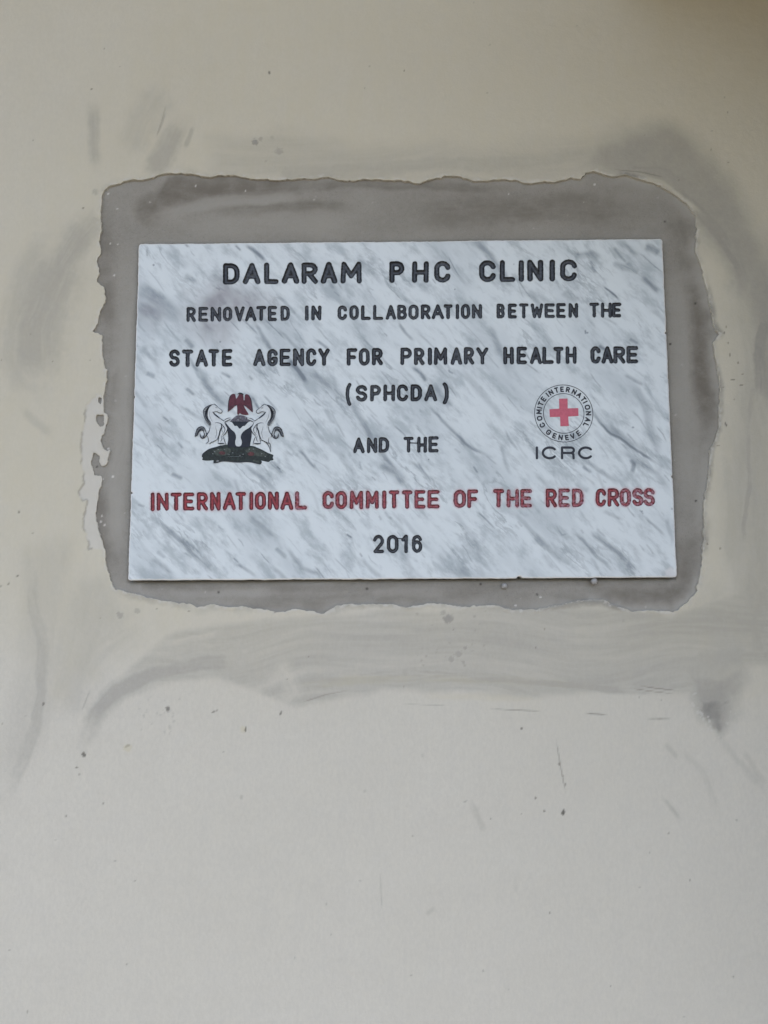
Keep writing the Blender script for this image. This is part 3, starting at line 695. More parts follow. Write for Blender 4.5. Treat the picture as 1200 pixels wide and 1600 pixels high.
# every word: glyph boxes in x, (top, bottom) of the caps at the first and last glyph, stroke width in photo pixels
LINES = [
    ('capital letters reading DALARAM PHC CLINIC', 'k', 9.0, (411, 445), (405, 439.5), 0.0019,
     L('D:348.7:374.5 A:379:407 L:412.5:435.7 A:440:468 R:471:497 A:500.5:527.5 M:532:565.7 P:608:632 H:643.5:670 C:678:704 C:748.5:774.7 L:781:805 I:810:819 N:824:849 I:858.7:867 C:875:902')),
    ('capital letters reading RENOVATED IN COLLABORATION BETWEEN THE', 'k', 5.6, (479.5, 503), (472.5, 496), 0.0013,
     L('R:291.2:306 E:310:325 N:329:345.5 O:348:363 V:366:382.5 A:383:400.5 T:400:416 E:418:433 D:438:453 I:476.7:482 N:486:502 '
       'C:527.5:542.5 O:546:561 L:564:579.5 L:583:598.7 A:602.5:619 B:621:636 O:638:654.5 R:657.5:672.5 A:674.5:693.7 T:693:707.5 I:712:717.5 O:720:734.5 N:737.5:753 '
       'B:775.5:789 E:794:808 T:811:826 W:829.5:848.7 E:851:866.7 E:869:884 N:888:903 T:920.7:936 H:939:955.5 E:956:970.7')),
    ('capital letters reading STATE AGENCY FOR PRIMARY HEALTH CARE', 'k', 6.4, (546, 573.5), (540.5, 568), 0.0015,
     L('S:264:281 T:284.5:302 A:305:325 T:326:342.5 E:347:363 A:395.7:415 G:417.5:434 E:437:454 N:458:475 C:478:494.5 Y:497.5:515.5 F:541.7:558 O:561:578 R:581:598 '
       'P:625.7:643.7 R:646.7:663.7 I:668.7:675 M:678:699 A:703.7:722.5 R:724.5:741 Y:744.5:763 H:786.7:803 E:806.7:823.7 A:828:846.7 L:847:865.5 T:864.5:880.7 H:884:901 '
       'C:922.5:938.7 A:940:958.7 R:958.7:977.5 E:978.7:996.7')),
    ('capital letters in brackets reading SPHCDA', 'k', 6.2, (601.5, 628), (600, 626.5), 0.0015,
     L('(:540:550.3 S:556:573.7 P:577.8:595.3 H:599:617 C:620.5:638 D:641.3:659 A:663:682.8 ):690.3:701.3')),
    ('capital letters reading AND THE', 'k', 5.6, (684, 708), (681.5, 707), 0.0013,
     L('A:552:570 N:573.3:589 D:592:607.8 T:630.5:646 H:652:666.7 E:669.7:685.8')),
    ('red capital letters reading INTERNATIONAL COMMITTEE OF THE RED CROSS', 'r', 6.6, (769.8, 798.5), (762, 791), 0.0015,
     L('I:235:242 N:245:264 T:266.7:284 E:286.5:304 R:307.5:325 N:328:345 A:348.3:368.6 T:368:384.5 I:389.6:395.8 O:397.8:416 N:418.3:435.8 A:438:458.5 L:461:479.5 '
       'C:503.5:522 O:524.3:542.5 M:546:567.5 M:571:592 I:597.3:603.6 T:607.8:624 T:628:644.5 E:647.5:664.5 E:667.8:686.5 O:708.9:728 F:730.3:747 '
       'T:770.5:787.5 H:791.5:811.3 E:813:831 R:852.6:870.8 E:872.7:890.7 D:893.7:911.7 C:930.3:947 R:949:968 O:968:986.3 S:988:1005.5 S:1005.5:1024')),
    ('figures reading 2016', 'k', 5.6, (835.5, 864), (835.5, 864), 0.0014, L('2:583:600 0:604.3:623 1:627:638.5 6:643.8:660')),
]

# ------------------------------------------------------------------ marble slab: one fine sheet cut by letters and edge
SG = 0.00075
lo = slab.min(0) - 0.004; hi = slab.max(0) + 0.004
sx = np.arange(lo[0], hi[0], SG); sz = np.arange(lo[1], hi[1], SG)
X, Z = np.meshgrid(sx, sz); nz, nx = X.shape; gx, gz, STEP = sx, sz, SG      # the brush helpers now work on the slab
_at = at
def at_slab(u, v, y=FACE): return _at(u, v, y)
rr = 0.0032
c0 = slab.mean(0)
ins = np.array([p + (c0 - p) / np.abs(c0 - p) * rr for p in slab])
OUT = poly_sdf(X, Z, ins) - rr
OUT += (fbm(X * 300, Z * 300, 40, 3) - 0.5) * 0.0008 + (fbm(X * 60, Z * 60, 41, 2) - 0.5) * 0.0008
for u, v, r in ((812, 905, 4.5), (868, 905, 2.2), (742, 907, 2), (1040, 905, 2.5), (826, 371.5, 3), (1052, 745, 2.4), (330, 909, 2), (640, 907.5, 1.8), (700, 374, 2), (480, 377, 1.8), (209, 620, 2), (205, 770, 1.8), (1046, 590, 2.2), (980, 372, 1.8), (930, 904.5, 2.2), (217, 379, 2.0), (1041, 520, 2), (500, 909, 2), (1049, 660, 1.6)):
    p = at_slab(u, v); OUT = np.maximum(OUT, r * PX - np.hypot(X - p[0], Z - p[1]) + (fbm(X * 500, Z * 500, 4, 2) - .5) * 0.0008)
T = np.full(X.shape, 0.05); WH = np.full(X.shape, 0.003); DEP = np.full(X.shape, 0.001); LI = np.full(X.shape, -1); WI = np.full(X.shape, -1)
WEAR = np.zeros(X.shape)
jr = np.random.RandomState(11); WORDS = []
for li, (lab, colr, sw, first, last, depth, gl) in enumerate(LINES):
    xa, xb = gl[0][1], gl[-1][2]; cap = first[1] - first[0]
    for gi, (ch, a, b) in enumerate(gl):
        if gi == 0 or a - gl[gi - 1][2] > cap * (0.5 if li != 3 else 9): WORDS.append([li, ''])
        WORDS[-1][1] += ch
        t = ((a + b) / 2 - xa) / (xb - xa)
        top_ = first[0] + (last[0] - first[0]) * t; bot_ = first[1] + (last[1] - first[1]) * t
        if ch in '()': top_ -= 2.5; bot_ += 5.5 if ch == '(' else 4.5
        hw = sw / 2 * 0.95 * (1 + jr.uniform(-0.05, 0.07))
        j = jr.uniform(-0.35, 0.35, 4)
        ll, rl, tt, bb = a + hw + j[0], b - hw + j[1], top_ + hw + j[2], bot_ - hw + j[3]
        if ch == 'I': ll = rl = (a + b) / 2
        wob = jr.uniform(-0.02, 0.02)
        r_m = hw * PX
        wn = jr.uniform(0.0, 0.45) if colr == 'k' else (0.15 if a < 480 else (0.45 if a < 780 else jr.choice([0.3, 0.95])))
        if colr == 'r' and (ch, round(a)) in (('O', 968), ('E', 873), ('E', 813), ('L', 461)): wn = 1.0
        for poly in G[ch]:
            pts = at_slab([ll + (rl - ll) * (x + wob * y) for x, y in poly], [bb + (tt - bb) * y for x, y in poly])
            s = win_pts(pts, 0.006)
            q = line_sdf(X[s], Z[s], pts) - r_m
            q += (fbm(X[s] * 600, Z[s] * 600, li + gi, 2) - 0.5) * 0.0006
            m = q < T[s]
            T[s] = np.where(m, q, T[s]); WH[s] = np.where(m, r_m, WH[s]); DEP[s] = np.where(m, depth, DEP[s]); LI[s] = np.where(m, li, LI[s]); WI[s] = np.where(m, len(WORDS) - 1, WI[s]); WEAR[s] = np.where(m, wn, WEAR[s])
# the engraver's two slips: between T and H, and between 0 and 1
for pts, li, wpx in (([(640, 692), (654, 692.5)], 4, 1.6), ([(618, 841), (632, 842)], 6, 1.5)):
    p = atl(pts, FACE); s = win_pts(p, 0.004); q = line_sdf(X[s], Z[s], p) - wpx * PX / 2
    m = q < T[s]; T[s] = np.where(m, q, T[s]); LI[s] = np.where(m, li, LI[s]); WI[s] = np.where(m, [k for k, x in enumerate(WORDS) if x[0] == li][-1], WI[s])

# marble markings that can be told apart in the photo: (polyline, width, strength)
vein = np.zeros(X.shape); vein_ref[0] = vein; stain = np.zeros(X.shape); edge = np.zeros(X.shape); bleed = np.zeros(X.shape)
at = at_slab
_atl = atl
def atl(pts, y=FACE):
    a = np.asarray(pts, float); return at_slab(a[:, 0], a[:, 1])
VEINS = [
    ([(385, 385), (400, 396), (415, 410)], 9, .5), ([(286, 380), (293, 388)], 5, .6), ([(366, 383), (374, 390)], 5, .5), ([(228, 388), (230, 402)], 4, .35),
    ([(215, 445), (250, 470), (280, 500)], 34, .35), ([(225, 480), (245, 490)], 30, .35), ([(345, 462), (352, 472)], 10, .5), ([(318, 470), (345, 478)], 16, .35),
    ([(394, 505), (408, 525), (424, 552)], 8, .5), ([(430, 508), (470, 545), (500, 570)], 7, .28), ([(494, 530), (506, 540), (516, 552)], 6, .45), ([(290, 527), (305, 545)], 12, .45),
    ([(446, 562), (466, 585), (480, 602)], 9, .6), ([(480, 580), (520, 610), (545, 640)], 16, .35), ([(535, 612), (560, 650), (585, 690), (610, 725), (635, 755)], 14, .42),
    ([(590, 720), (620, 740), (634, 760)], 22, .35), ([(640, 570), (655, 580), (668, 596)], 8, .5), ([(668, 635), (700, 665), (740, 700), (770, 715)], 7, .45), ([(675, 600), (705, 640)], 14, .25),
    ([(780, 690), (790, 720), (800, 740)], 8, .35), ([(720, 575), (760, 620), (790, 660)], 14, .25), ([(625, 505), (640, 525), (650, 535)], 6, .5), ([(655, 520), (690, 555)], 5, .35),
    ([(760, 505), (790, 560), (800, 590)], 16, .3), ([(900, 398), (925, 396), (940, 404)], 15, .55), ([(922, 408), (932, 430)], 6, .35), ([(940, 443), (966, 468)], 4, .6),
    ([(965, 375), (985, 388), (1000, 402)], 12, .35), ([(1005, 385), (1022, 392), (1032, 398)], 18, .45), ([(965, 412), (985, 420)], 14, .35), ([(999, 433), (1018, 446), (1030, 457)], 13, .85),
    ([(880, 455), (905, 470)], 16, .3), ([(918, 518), (918, 521)], 4, .7), ([(935, 535), (948, 545)], 9, .5), ([(985, 525), (1000, 535)], 8, .35), ([(740, 370), (780, 420), (800, 450)], 14, .28),
    ([(925, 640), (935, 652), (948, 670), (975, 690), (1005, 715), (1030, 730)], 7, .75), ([(945, 660), (980, 690), (1000, 702)], 16, .35), ([(990, 600), (1010, 645), (1024, 690), (1030, 710)], 20, .35),
    ([(975, 585), (1005, 605)], 10, .4), ([(970, 700), (990, 715), (1030, 740), (1050, 770)], 14, .35), ([(983, 715), (990, 725), (989, 742)], 10, .6), ([(912, 728), (920, 735)], 7, .5),
    ([(900, 700), (960, 750), (970, 762)], 10, .35), ([(1000, 800), (1004, 804)], 4, .8), ([(1005, 805), (1040, 835)], 6, .45), ([(920, 830), (970, 870), (1000, 895)], 12, .4),
    ([(895, 830), (935, 870), (965, 895)], 7, .45), ([(940, 800), (970, 815)], 10, .3), ([(800, 800), (850, 850), (880, 880)], 12, .3), ([(700, 790), (740, 840), (760, 880)], 14, .28),
    ([(242, 805), (262, 825), (290, 850), (320, 880), (335, 900)], 12, .45), ([(292, 845), (303, 852)], 10, .4), ([(315, 870), (330, 890)], 14, .4), ([(387, 802), (410, 820), (430, 838)], 13, .42),
    ([(436, 862), (446, 872)], 9, .5), ([(445, 850), (470, 885), (500, 900)], 10, .35), ([(235, 870), (270, 895)], 9, .3), ([(366, 878), (405, 900)], 7, .35), ([(250, 862), (258, 868)], 8, .35),
    ([(540, 830), (548, 836)], 4, .6), ([(560, 870), (600, 900)], 10, .3), ([(220, 790), (228, 792)], 5, .4), ([(270, 740), (282, 745)], 9, .45), ([(310, 585), (340, 620), (360, 640)], 16, .35),
    ([(345, 582), (358, 592)], 7, .45), ([(225, 585), (240, 592)], 9, .35), ([(290, 610), (305, 622)], 8, .35), ([(395, 622), (410, 640)], 6, .4), ([(375, 725), (390, 735), (430, 770)], 10, .35),
    ([(430, 725), (436, 732)], 4, .6), ([(470, 700), (500, 735)], 6, .5), ([(480, 660), (520, 700), (560, 750)], 12, .22), ([(560, 400), (600, 450)], 10, .2), ([(690, 400), (740, 450)], 10, .22),
    ([(460, 400), (500, 450)], 12, .2), ([(820, 450), (850, 480)], 14, .25), ([(840, 740), (870, 770)], 12, .25), ([(620, 800), (680, 870)], 10, .25), ([(1040, 810), (1052, 850)], 8, .3)]
for i, (pts, wd, s_) in enumerate(VEINS):
    stroke(vein, pts, wd * 0.66, min(1, s_ * 1.75), 0.75, 100 + i, 0.45, 8, True)
for i in range(190):                                             # many faint streaks with the grain of the stone
    u, v = 200 + _rng.rand() * 860, 375 + _rng.rand() * 530
    ln = 14 + _rng.rand() * 40; an = math.radians(47 + _rng.randn() * 9)
    stroke(vein, [(u, v), (u + ln * .5 * math.cos(an), v + ln * .5 * math.sin(an) + _rng.randn() * 3), (u + ln * math.cos(an), v + ln * math.sin(an))],
           1.4 + _rng.rand() ** 2 * 8, 0.16 + _rng.rand() ** 2 * 0.5, 0.85, 300 + i, 0.4, 6)
for i in range(190):                                             # crisp short hair veins
    u, v = 205 + _rng.rand() * 850, 378 + _rng.rand() * 520
    ln = 8 + _rng.rand() ** 2 * 42; an = math.radians(49 + _rng.randn() * 7)
    stroke(vein, [(u, v), (u + ln * .5 * math.cos(an) + _rng.randn() * 1.2, v + ln * .5 * math.sin(an)), (u + ln * math.cos(an), v + ln * math.sin(an))],
           1.3 + _rng.rand() ** 2 * 2.2, 0.25 + _rng.rand() * 0.5, 0.5, 600 + i, 0.5, 2.5)
area(stain, [(290, 470), (340, 440), (400, 460), (420, 480), (370, 500), (350, 530), (310, 525), (285, 500)], 0.72, 26, 201, 18, grain=0.5)
area(stain, [(210, 460), (245, 465), (262, 490), (240, 515), (212, 505)], 0.42, 20, 202, 14, grain=0.4)
area(stain, [(225, 660), (260, 650), (255, 690), (220, 690)], 0.16, 14, 203, 12, grain=0.5)
area(stain, [(1035, 896), (1048, 888), (1045, 902)], 0.4, 5, 204, 5)
for u, v, r in ((918, 520, 1.8), (803, 413, 1.4), (711, 452, 1.6), (670, 718, 1.5), (240, 414, 1.6), (344, 534, 1.6), (989, 668, 1.8), (770, 770, 1.4), (1003, 799, 1.6), (1050, 795, 1.6)):
    speck(vein, u, v, r, .95, seed=int(u))
edge = sstep(-0.0019, -0.0006, OUT) * (0.55 + 0.45 * fbm(X * 120, Z * 120, 70, 3))
pc = at_slab(1052, 896); edge = np.maximum(edge, (1 - sstep(0.004, 0.008, np.hypot((X - pc[0]) * .7, Z - pc[1]) + (fbm(X * 300, Z * 300, 9, 2) - .5) * .004)) * 0.6)
isred = LI == 5
bleed = np.where(isred, (1 - sstep(0.0000, 0.0024, T)) * 0.55 * sstep(0.3, 0.6, fbm(X * 160, Z * 160, 71, 3)), 0)
vein = np.maximum(vein, np.where(~isred, (1 - sstep(0.0, 0.0011, T)) * 0.42, 0))

H = np.maximum(OUT, -T)                     # marble where the outline is inside and no letter is cut
ms_ = march(np.where(T < OUT + 0.004, -T, OUT) if False else H)
pos = ms_['pos']
def ext(A): return np.concatenate([A.reshape(-1), bil(A, pos)])
XA = np.concatenate([X.reshape(-1), sx[0] + pos[:, 1] * SG]); ZA = np.concatenate([Z.reshape(-1), sz[0] + pos[:, 0] * SG])
TE, OE = ext(T), ext(OUT)
yf = np.full(len(XA), FACE) + np.where(OE > -0.0014, (np.clip(OE + 0.0014, 0, None) / 0.0014) ** 2 * 0.0008, 0)
plaque = bpy.data.objects.new('marble_plaque', None); C.objects.link(plaque)
tag(plaque, 'white grey-veined marble plaque with engraved black and red lettering set in the cement', 'plaque')
pl0 = np.array([c0[0], FACE, c0[1]])
segs = np.array(ms_['segs'])
rim = segs[OE[segs[:, 0]] > -0.0004]        # only the outer edge gets sides
us, inv = np.unique(rim, return_inverse=True); inv = inv.reshape(rim.shape)
n0 = len(XA); n1 = n0 + len(us)
sv = np.concatenate([np.stack([XA, yf, ZA], -1), np.stack([XA[us], yf[us], ZA[us]], -1), np.stack([XA[us], np.full(len(us), 0.018), ZA[us]], -1)])
sides = np.stack([inv[:, 1] + n0, inv[:, 1] + n1, inv[:, 0] + n1, inv[:, 0] + n0], -1)[:, ::-1]
mmask = np.stack([ext(vein), ext(stain), ext(edge), ext(bleed)], -1)
mmask = np.concatenate([mmask, np.tile([0, 0.1, .55, 0], (2 * len(us), 1))])
slab_o = make_mesh('slab', sv, [ms_['qin'], ms_['pin'], sides], M_MARBLE, plaque, attr={'masks': mmask})

# lettering: rounded, painted grooves filling the cuts
mt = march(T)
pos = mt['pos']
XA = np.concatenate([X.reshape(-1), sx[0] + pos[:, 1] * SG]); ZA = np.concatenate([Z.reshape(-1), sz[0] + pos[:, 0] * SG])
TE = ext(T); WE = ext(WH); DE = ext(DEP); WR = ext(WEAR)
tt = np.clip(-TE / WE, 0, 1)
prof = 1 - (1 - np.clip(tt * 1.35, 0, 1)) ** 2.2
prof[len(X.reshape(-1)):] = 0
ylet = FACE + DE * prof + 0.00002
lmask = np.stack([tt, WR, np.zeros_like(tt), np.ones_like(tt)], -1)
qwi = WI[mt['cin'][:, 0], mt['cin'][:, 1]]; pwi = WI[mt['cpin'][:, 0], mt['cpin'][:, 1]]
lv = np.stack([XA, ylet, ZA], -1)
rows = []
for ln in LINES:
    r0 = bpy.data.objects.new('inscription_line', None); C.objects.link(r0); r0.parent = plaque
    tag(r0, ln[0]); rows.append(r0)
for wi, (li, txt) in enumerate(WORDS):
    red = LINES[li][1] == 'r'
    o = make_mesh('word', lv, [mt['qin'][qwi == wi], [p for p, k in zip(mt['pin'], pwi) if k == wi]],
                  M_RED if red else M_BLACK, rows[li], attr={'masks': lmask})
    tag(o, ('worn red engraved word ' if red else 'black engraved word ') + txt.strip('()'))

# ------------------------------------------------------------------ printed coat of arms and round emblem (flat prints on the marble)
def lay(k): return FACE - 0.00012 - 0.00008 * k

class Flat:
    """flat printed shapes, gathered into one mesh"""
    def __init__(s): s.v, s.f, s.mi, s.mats = [], [], [], []
    def mat(s, m):
        if m not in s.mats: s.mats.append(m)
        return s.mats.index(m)
    def poly(s, pts, m, k=0):
        p = at(np.array(pts)[:, 0], np.array(pts)[:, 1]); y = lay(k); b = len(s.v); mi = s.mat(m)
        s.v += [(a, y, c) for a, c in p]
        for t in tessellate_polygon([[Vector((a, c, 0)) for a, c in p]]):
            t = list(t); q = [p[i] for i in t]
            if (q[1][0] - q[0][0]) * (q[2][1] - q[0][1]) - (q[1][1] - q[0][1]) * (q[2][0] - q[0][0]) < 0: t = t[::-1]
            s.f.append([b + i for i in t]); s.mi.append(mi)
    def line(s, pts, wpx, m, k=0, taper=False):
        p = np.array(pts, float); y = lay(k); b = len(s.v); mi = s.mat(m); n = len(p)
        tg = np.gradient(p, axis=0) if n > 2 else np.repeat(p[1:] - p[:1], 2, 0)
        tg /= np.hypot(*tg.T)[:, None] + 1e-9; nr = np.stack([-tg[:, 1], tg[:, 0]], -1)
        ww = np.full(n, wpx / 2)
        if taper: ww = ww * (0.35 + 0.65 * np.sin(np.linspace(0.15, math.pi - 0.15, n)))
        A = p + nr * ww[:, None]; B = p - nr * ww[:, None]
        for q in (A, B):
            q = at(q[:, 0], q[:, 1]); s.v += [(a, y, c) for a, c in q]
        for i in range(n - 1):
            s.f.append([b + i, b + n + i, b + n + i + 1, b + i + 1]); s.mi.append(mi)
    def build(s, name, parent):
        v = np.array(s.v); f = []
        for q in s.f:
            a, b, c = v[q[0]], v[q[1]], v[q[2]]
            cr = (b[0] - a[0]) * (c[2] - a[2]) - (b[2] - a[2]) * (c[0] - a[0])
            f.append(q if cr > 0 else q[::-1])
        return make_mesh(name, v, [f], s.mats, parent, s.mi, smooth=False)

def smooth_line(pts, n=6):
    p = np.array(pts, float)
    if len(p) < 3: return p
    q = np.vstack([2 * p[0] - p[1], p, 2 * p[-1] - p[-2]]); out = []
    for i in range(1, len(q) - 2):
        for t in np.linspace(0, 1, n, endpoint=False):
            out.append(0.5 * ((2 * q[i]) + (-q[i - 1] + q[i + 1]) * t + (2 * q[i - 1] - 5 * q[i] + 4 * q[i + 1] - q[i + 2]) * t * t + (-q[i - 1] + 3 * q[i] - 3 * q[i + 1] + q[i + 2]) * t ** 3))
    out.append(p[-1]); return np.array(out)

def K(pts): return fr(pts, 290, 600, 7.0588)          # crest tracing frame
def KS(pts, n=5): return smooth_line(K(pts), n)
arms = bpy.data.objects.new('coat_of_arms', None); C.objects.link(arms); arms.parent = plaque
tag(arms, 'printed coat of arms with a red eagle over a black shield and two white horses')

m_ = Flat()                                            # grassy mound
m_.poly(KS([(178, 800), (190, 765), (250, 722), (300, 705), (350, 697), (385, 680), (450, 670), (520, 676), (600, 680), (690, 680), (750, 686), (800, 706), (850, 728), (905, 758), (940, 772),
            (968, 785), (962, 812), (968, 838), (935, 846), (915, 860), (860, 850), (800, 838), (700, 812), (580, 800), (430, 805), (340, 828), (300, 842), (230, 846), (185, 838), (190, 815)]), M_GREEN, 0)
m_.poly(KS([(300, 735), (380, 715), (470, 705), (500, 740), (470, 780), (400, 790), (330, 785)]), M_MOSS, 1)
m_.poly(KS([(650, 735), (720, 700), (790, 715), (860, 750), (900, 790), (820, 800), (720, 785)]), M_MOSS, 1)
m_.poly(KS([(362, 760), (395, 742), (440, 755), (425, 780), (385, 778)]), M_REDDOT, 2)
m_.poly(KS([(680, 770), (715, 748), (760, 765), (745, 790), (700, 790)]), M_REDDOT, 2)
for x, y in ((320, 745), (360, 722), (430, 725), (520, 760), (600, 788), (635, 775), (705, 720), (750, 718), (840, 770), (300, 770), (480, 780), (880, 800)):
    m_.poly(K([(x - 7, y - 3), (x + 6, y - 4), (x + 8, y + 3), (x - 5, y + 4)]), M_GREY, 3)
m_.line(KS([(185, 800), (200, 765), (258, 722), (330, 700), (395, 680)]), 1.3, M_INK, 3)
m_.build('mound', arms)
r_ = Flat()                                            # motto ribbon
r_.poly(KS([(308, 838), (312, 872), (350, 868), (420, 852), (500, 860), (580, 866), (700, 862), (780, 876), (826, 886), (838, 850), (760, 822), (660, 806), (560, 802), (450, 804), (370, 815)]), M_GREEN, 4)
r_.poly(K([(335, 848), (360, 838), (372, 852), (345, 862)]), M_GREY, 5); r_.poly(K([(740, 835), (815, 852), (810, 872), (750, 855)]), M_MOSS, 5)
r_.line(KS([(308, 872), (350, 868), (420, 851), (560, 863), (700, 860), (826, 886)]), 1.2, M_INK, 6)
r_.build('ribbon', arms)
s_ = Flat()                                            # shield with its pale wavy fork
s_.poly(KS([(440, 425), (455, 480), (468, 560), (470, 620), (462, 665), (480, 692), (590, 700), (700, 692), (715, 650), (728, 580), (732, 510), (760, 430), (700, 414), (600, 412), (495, 414)], 3), M_NAVY, 4)
s_.poly(KS([(443, 428), (470, 414), (512, 424), (540, 462), (568, 464), (598, 494), (632, 466), (655, 462), (690, 424), (722, 414), (756, 430), (705, 480), (655, 512), (622, 545), (608, 590), (622, 640),
            (606, 684), (560, 684), (548, 640), (558, 590), (545, 540), (500, 498)], 4), M_PALE, 5)
s_.poly(KS([(492, 410), (545, 362), (580, 346), (640, 350), (700, 384), (708, 412)], 3), M_PURPLE, 5)
for x, y in ((545, 372), (605, 375), (660, 375), (580, 395)): s_.poly(K([(x - 9, y - 6), (x + 8, y - 9), (x + 9, y + 7), (x - 7, y + 8)]), M_GREY, 6)
s_.line(K([(488, 413), (712, 413)]), 0.9, M_PURPLE, 7)
s_.build('shield', arms)
e_ = Flat()                                            # red eagle
e_.poly(KS([(466, 312), (468, 230), (482, 150), (510, 114), (548, 114), (558, 166), (584, 128), (600, 102), (634, 108), (640, 176), (652, 176), (656, 120), (692, 118), (722, 160), (736, 230), (742, 314),
            (700, 280), (642, 236), (668, 290), (696, 342), (620, 338), (602, 322), (585, 340), (570, 330), (568, 234), (520, 270)], 2), M_MAROON, 7)
e_.poly(KS([(570, 116), (596, 96), (630, 104), (640, 122), (600, 112)], 3), M_GREEN, 8)
for a in ([(474, 300), (480, 180), (505, 122)], [(734, 300), (728, 200), (700, 125)]): e_.line(KS(a), 1.0, M_INK, 8)
e_.line(KS([(560, 240), (520, 245), (480, 280)]), 0.8, M_INK, 8); e_.line(KS([(650, 240), (690, 245), (730, 285)]), 0.8, M_INK, 8)
e_.build('eagle', arms)

def horse(fill, inks, greys, name='horse'):
    f_ = Flat()
    f_.poly(KS(fill, 4), M_PALE, 8)
    for pts in greys: f_.poly(KS(pts, 4), M_GREY, 9)
    for pts, wd in inks: f_.line(KS(pts), wd * 0.9, M_INK, 10, True)
    return f_.build(name, arms)
HF = [(308, 224), (345, 252), (380, 272), (406, 300), (392, 322), (362, 316), (336, 304), (312, 312), (350, 352), (400, 392), (424, 408), (455, 384), (495, 374), (502, 388), (468, 404), (436, 420), (448, 458),
      (464, 494), (446, 536), (412, 575), (436, 640), (442, 668), (418, 662), (362, 660), (366, 600), (352, 600), (345, 622), (300, 645), (258, 662), (238, 640), (250, 600), (232, 560), (262, 520), (284, 456), (250, 372), (240, 310), (270, 250)]
HI = [([(300, 232), (318, 224), (345, 244), (362, 262)], 1.0), ([(330, 262), (352, 266)], 1.8), ([(362, 262), (392, 284), (406, 302), (392, 322), (364, 316), (340, 304), (310, 310)], 1.2),
      ([(300, 308), (325, 338), (355, 362), (380, 382)], 2.6), ([(378, 378), (412, 402), (426, 412)], 1.2), ([(424, 406), (455, 384), (495, 374)], 1.1), ([(432, 420), (466, 406), (498, 390)], 1.5),
      ([(325, 432), (350, 428), (392, 440), (420, 470), (436, 500), (428, 530), (404, 562)], 1.3), ([(430, 424), (446, 456), (464, 492), (446, 538), (412, 575)], 1.5), ([(392, 440), (398, 475), (382, 520), (372, 565), (352, 610)], 2.4),
      ([(376, 550), (366, 600), (360, 650)], 1.2), ([(356, 656), (392, 658), (430, 656)], 2.2), ([(396, 570), (402, 610), (385, 640)], 1.0), ([(410, 576), (430, 620), (442, 670)], 1.1), ([(352, 612), (310, 636), (282, 648), (264, 664)], 1.3),
      ([(246, 584), (254, 615), (250, 640), (224, 660)], 1.2), ([(272, 470), (262, 520), (236, 566), (244, 585)], 1.4), ([(306, 226), (262, 238), (218, 266), (196, 300), (198, 335)], 1.3), ([(286, 232), (250, 262), (232, 300), (222, 350), (245, 400), (270, 455)], 2.4),
      ([(240, 330), (246, 380), (272, 420), (282, 452)], 1.6), ([(205, 310), (226, 300), (248, 262)], 1.2), ([(200, 336), (216, 380), (250, 430)], 1.1), ([(236, 560), (222, 520), (205, 484), (172, 474), (136, 492), (118, 530), (104, 580)], 1.9),
      ([(104, 582), (130, 566), (146, 530), (176, 508), (196, 520)], 2.2), ([(196, 520), (210, 560), (190, 600), (164, 580), (160, 545)], 1.8), ([(240, 540), (222, 580), (196, 606)], 1.6), ([(120, 505), (150, 480), (200, 474)], 1.2)]
for t in np.linspace(0.1, 0.9, 7):
    HI.append(([(300 - 95 * t, 228 + 70 * t + 40 * t * t), (262 - 50 * t, 262 + 70 * t), (236 + 20 * t, 330 + 90 * t)], 0.8))
for dx, dy in ((0, 0), (10, 12), (-8, 22)):
    HI.append(([(112 + dx, 575 - dy), (140 + dx, 520 - dy * .5), (185 + dx, 490 + dy * .3), (205, 540)], 0.8))
HI += [([(330, 470), (345, 540), (330, 600)], 0.6), ([(262, 300), (270, 360), (300, 420)], 0.5), ([(352, 300), (372, 300)], 0.8), ([(420, 470), (400, 500), (412, 540)], 0.7)]
HG = [[(284, 228), (240, 250), (204, 282), (194, 320), (205, 370), (230, 425), (262, 462), (284, 450), (260, 400), (238, 340), (244, 290)],
      [(200, 476), (160, 474), (126, 498), (104, 575), (128, 572), (150, 530), (178, 500), (205, 520)], [(160, 545), (164, 590), (190, 606), (212, 590), (205, 565), (180, 580)]]
horse(HF, HI, HG)
def mir(pts): return [(1186 - x, y + 2) for x, y in pts]
HF2 = mir([p for p in HF]); HI2 = [(mir(p), wd) for p, wd in HI if not (p[0] == (246, 584))]
HI2 += [([(830, 620), (880, 640), (920, 690), (938, 750)], 1.2), ([(922, 590), (915, 640), (935, 670), (942, 755)], 1.2)]
horse(HF2, HI2, [mir(p) for p in HG])

